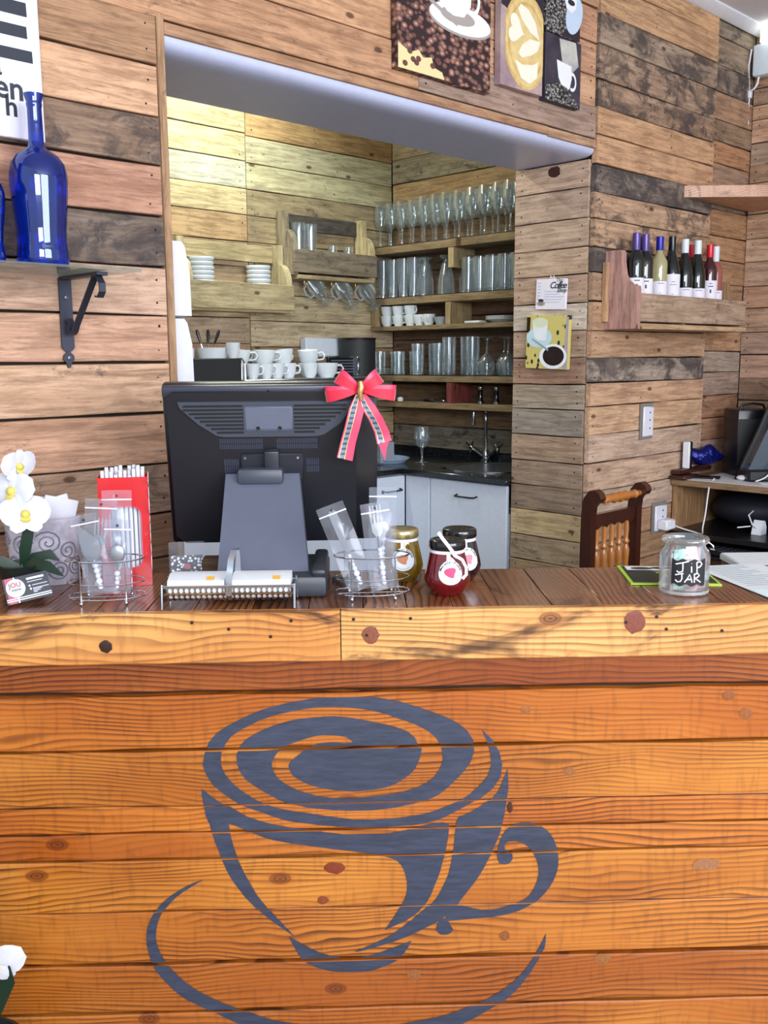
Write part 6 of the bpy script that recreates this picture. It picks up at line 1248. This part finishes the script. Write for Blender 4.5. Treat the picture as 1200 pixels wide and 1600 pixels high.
# phone, mouse, cable, router, blue bag
ph = thing('mobile_phone', 'black phone charging on the white desk mat', 'phone', MW @ T(.80, -.135, zt) @ RZ(22)); MB().box(-.035, .035, -.07, .07, 0, .008, .003).build('body', BLK, ph); MB().box(-.031, .031, -.062, .062, .008, .0086).build('screen', plain('phone_glass', (10, 12, 20), .08), ph)
ms = thing('white_mouse', 'small white mouse on the desk mat beside the phone', 'mouse', MW @ T(.83, -.31, zt)); MB().sphere((0, 0, .012), .026, 16, sx=.8, sy=1.3, sz=.5).build('shell', PW, ms)
rt_ = thing('router', 'thin black and white router leaning on the plank wall', 'router', MW @ T(.775, -.056, DZ + .046)); MB().box(-.010, .012, -.022, .012, 0, .125, .003).build('back', BLK, rt_); MB().box(-.022, -.0105, -.022, .012, 0, .125, .003).build('front', PW, rt_)
bgm = NT('crinkled_blue_foil'); bgm.b.inputs['Base Color'].default_value = c4(20, 26, 110); bgm.b.inputs['Roughness'].default_value = .15; bgm.b.inputs['Metallic'].default_value = .5; bgm.bump(bgm.noise(bgm.n('TexCoord').outputs['Object'], 30, 3), 1, .01)
o = (lambda m_: setattr(m_, 'v', [(x * (1 + .18 * math.sin(9 * z * 10 + x * 40)), y, z * (1 + .15 * math.sin(x * 60))) for x, y, z in m_.v]) or m_)(MB().sphere((0, 0, .048), .062, 18, sx=1.5, sy=.55, sz=.72)).build('blue_bag', bgm.m, None, MW @ T(.905, -.075, DZ + .047) @ RZ(-35)); tag(o, 'shiny dark blue foil bag beside the black tower', 'bag')
def cable(name, label, P, r=.0032, M=MW):
    # smooth path
    Q = []
    for i in range(len(P) - 1):
        p0, p1, p2, p3 = [Vector(P[max(0, min(len(P) - 1, i + d))]) for d in (-1, 0, 1, 2)]
        for k in range(6):
            t_ = k / 6; Q.append(.5 * ((2 * p1) + (-p0 + p2) * t_ + (2 * p0 - 5 * p1 + 4 * p2 - p3) * t_ * t_ + (-p0 + 3 * p1 - 3 * p2 + p3) * t_ ** 3))
    Q.append(Vector(P[-1])); o = MB().tube(Q, r, 6).build(name, PW, None, M); return tag(o, label, 'cable')
cable('charger_cable', 'thin white cable hanging from the phone down to the plug', [(.77, -.20, zt + .005), (.70, -.215, DZ - .01), (.655, -.23, .86), (.63, -.235, .78), (.62, -.23, .715), (.645, -.215, .683), (.66, -.17, .683), (.64, -.10, .70), (.625, -.055, .72)])
cable('monitor_cable', 'white cable running along the dark desk monitor', [(.80, -.38, zt + .004), (.76, -.42, zt + .003), (.74, -.47, zt + .003), (.72, -.56, zt + .003), (.70, -.62, zt + .003), (.70, -.70, zt + .003)])
cable('monitor_cable', 'white cable climbing the left edge of the desk monitor', [(.80, -.38, zt + .004), (.83, -.42, zt + .03), (.88, -.43, zt + .09), (.90, -.44, zt + .17)])
ad = thing('power_adapter', 'white power adapter with cords on the black lower desk tier', 'adapter', MW @ T(.82, -.40, .681)); MB().prism([(-.03, 0), (.03, 0), (.028, .035), (.012, .062), (-.006, .065), (-.022, .03)], -.022, .022, 'XZ').build('body', PW, ad); MB().tube([(-.02, 0, .03), (-.05, .01, .05), (-.045, .03, .09), (.02, .04, .10)], .0032, 6).build('cord', PW, ad); MB().tube([(-.045, .02, .04), (-.09, .06, .035)], .003, 6).build('cord', PW, ad)
bkx = thing('dark_bag', 'dark navy bag lying on the lower desk tier', 'bag', MW @ T(1.02, -.26, .681)); MB().sphere((0, 0, .085), .15, 20, sx=1.1, sy=1.15, sz=.55).build('body', plain('navy_fabric', (16, 18, 32), .7), bkx)
for i, (m_, z_, l) in enumerate(((PP, .681, 'lower stack of white papers at the right of the lower desk tier'), (plain('red_folder', (150, 34, 40), .4), .712, 'red folder on the papers at the right'), (PP, .722, 'loose white sheet on the red folder'))):
    o = MB().box(-.10, .12, -.16, .16, 0, .028 if i == 0 else .007, .001).build(('paper_stack', 'folder', 'loose_sheet')[i], m_, None, MW @ T(.78, -.74 + .015 * i, z_ + .0006 * i) @ RZ(8 - 5 * i)); tag(o, l, ('paper', 'folder', 'paper')[i])
pb = thing('paper_box', 'wooden box topped with a white notepad at the right counter end', 'box', MC @ T(1.075, .62, -.30)); MB().box(-.14, .14, -.10, .10, 0, .235, .003).build('box_body', pallet('X'), pb, None, (128, 100, 68, .3))
o = MB().box(-.145, .145, -.11, .10, 0, .02, .004).build('notepad', PP, None, MC @ T(1.075, .62, -.0640)); tag(o, 'white notepad on the wooden box at the right edge', 'notepad')
MB().box(-.12, .12, -.08, .08, -.70, -.0005, .003).build('box_stand', plain('black_laminate', (22, 22, 26), .3), pb)

# --- white flowers at the lower left, in front of the counter
fw = thing('flower_plant', 'white artificial flowers in front of the counter at the lower left corner', 'plant', MC @ T(-.785, -.16, -1.0))
MB().lathe([(1e-5, 0), (.07, 0), (.095, .20), (.10, .205), (.09, .21), (.085, .19), (1e-5, .18)], 24, cap=False).build('pot', plain('dark_green_pot', (20, 30, 28), .4), fw)
for x, y_, z_ in ((.03, 0, .50), (-.01, -.02, .42), (.05, .02, .40)): MB().tube([(0, 0, .18), (x * .4, y_ * .5, z_ * .6), (x, y_, z_)], .004, 6).build('stem', STEM, fw)
leaf([(.0, 0, .2), (.05, -.01, .30), (.085, -.02, .37), (.095, -.03, .40)], .022, 'leaf', fw, LEAF); leaf([(.0, 0, .2), (-.02, -.02, .32), (.02, -.03, .42), (.075, -.03, .49)], .02, 'leaf', fw, LEAF)
flower((.070, -.03, .405), 10, 10, 1.5, fw); flower((.020, -.02, .52), -20, 0, 1.3, fw)
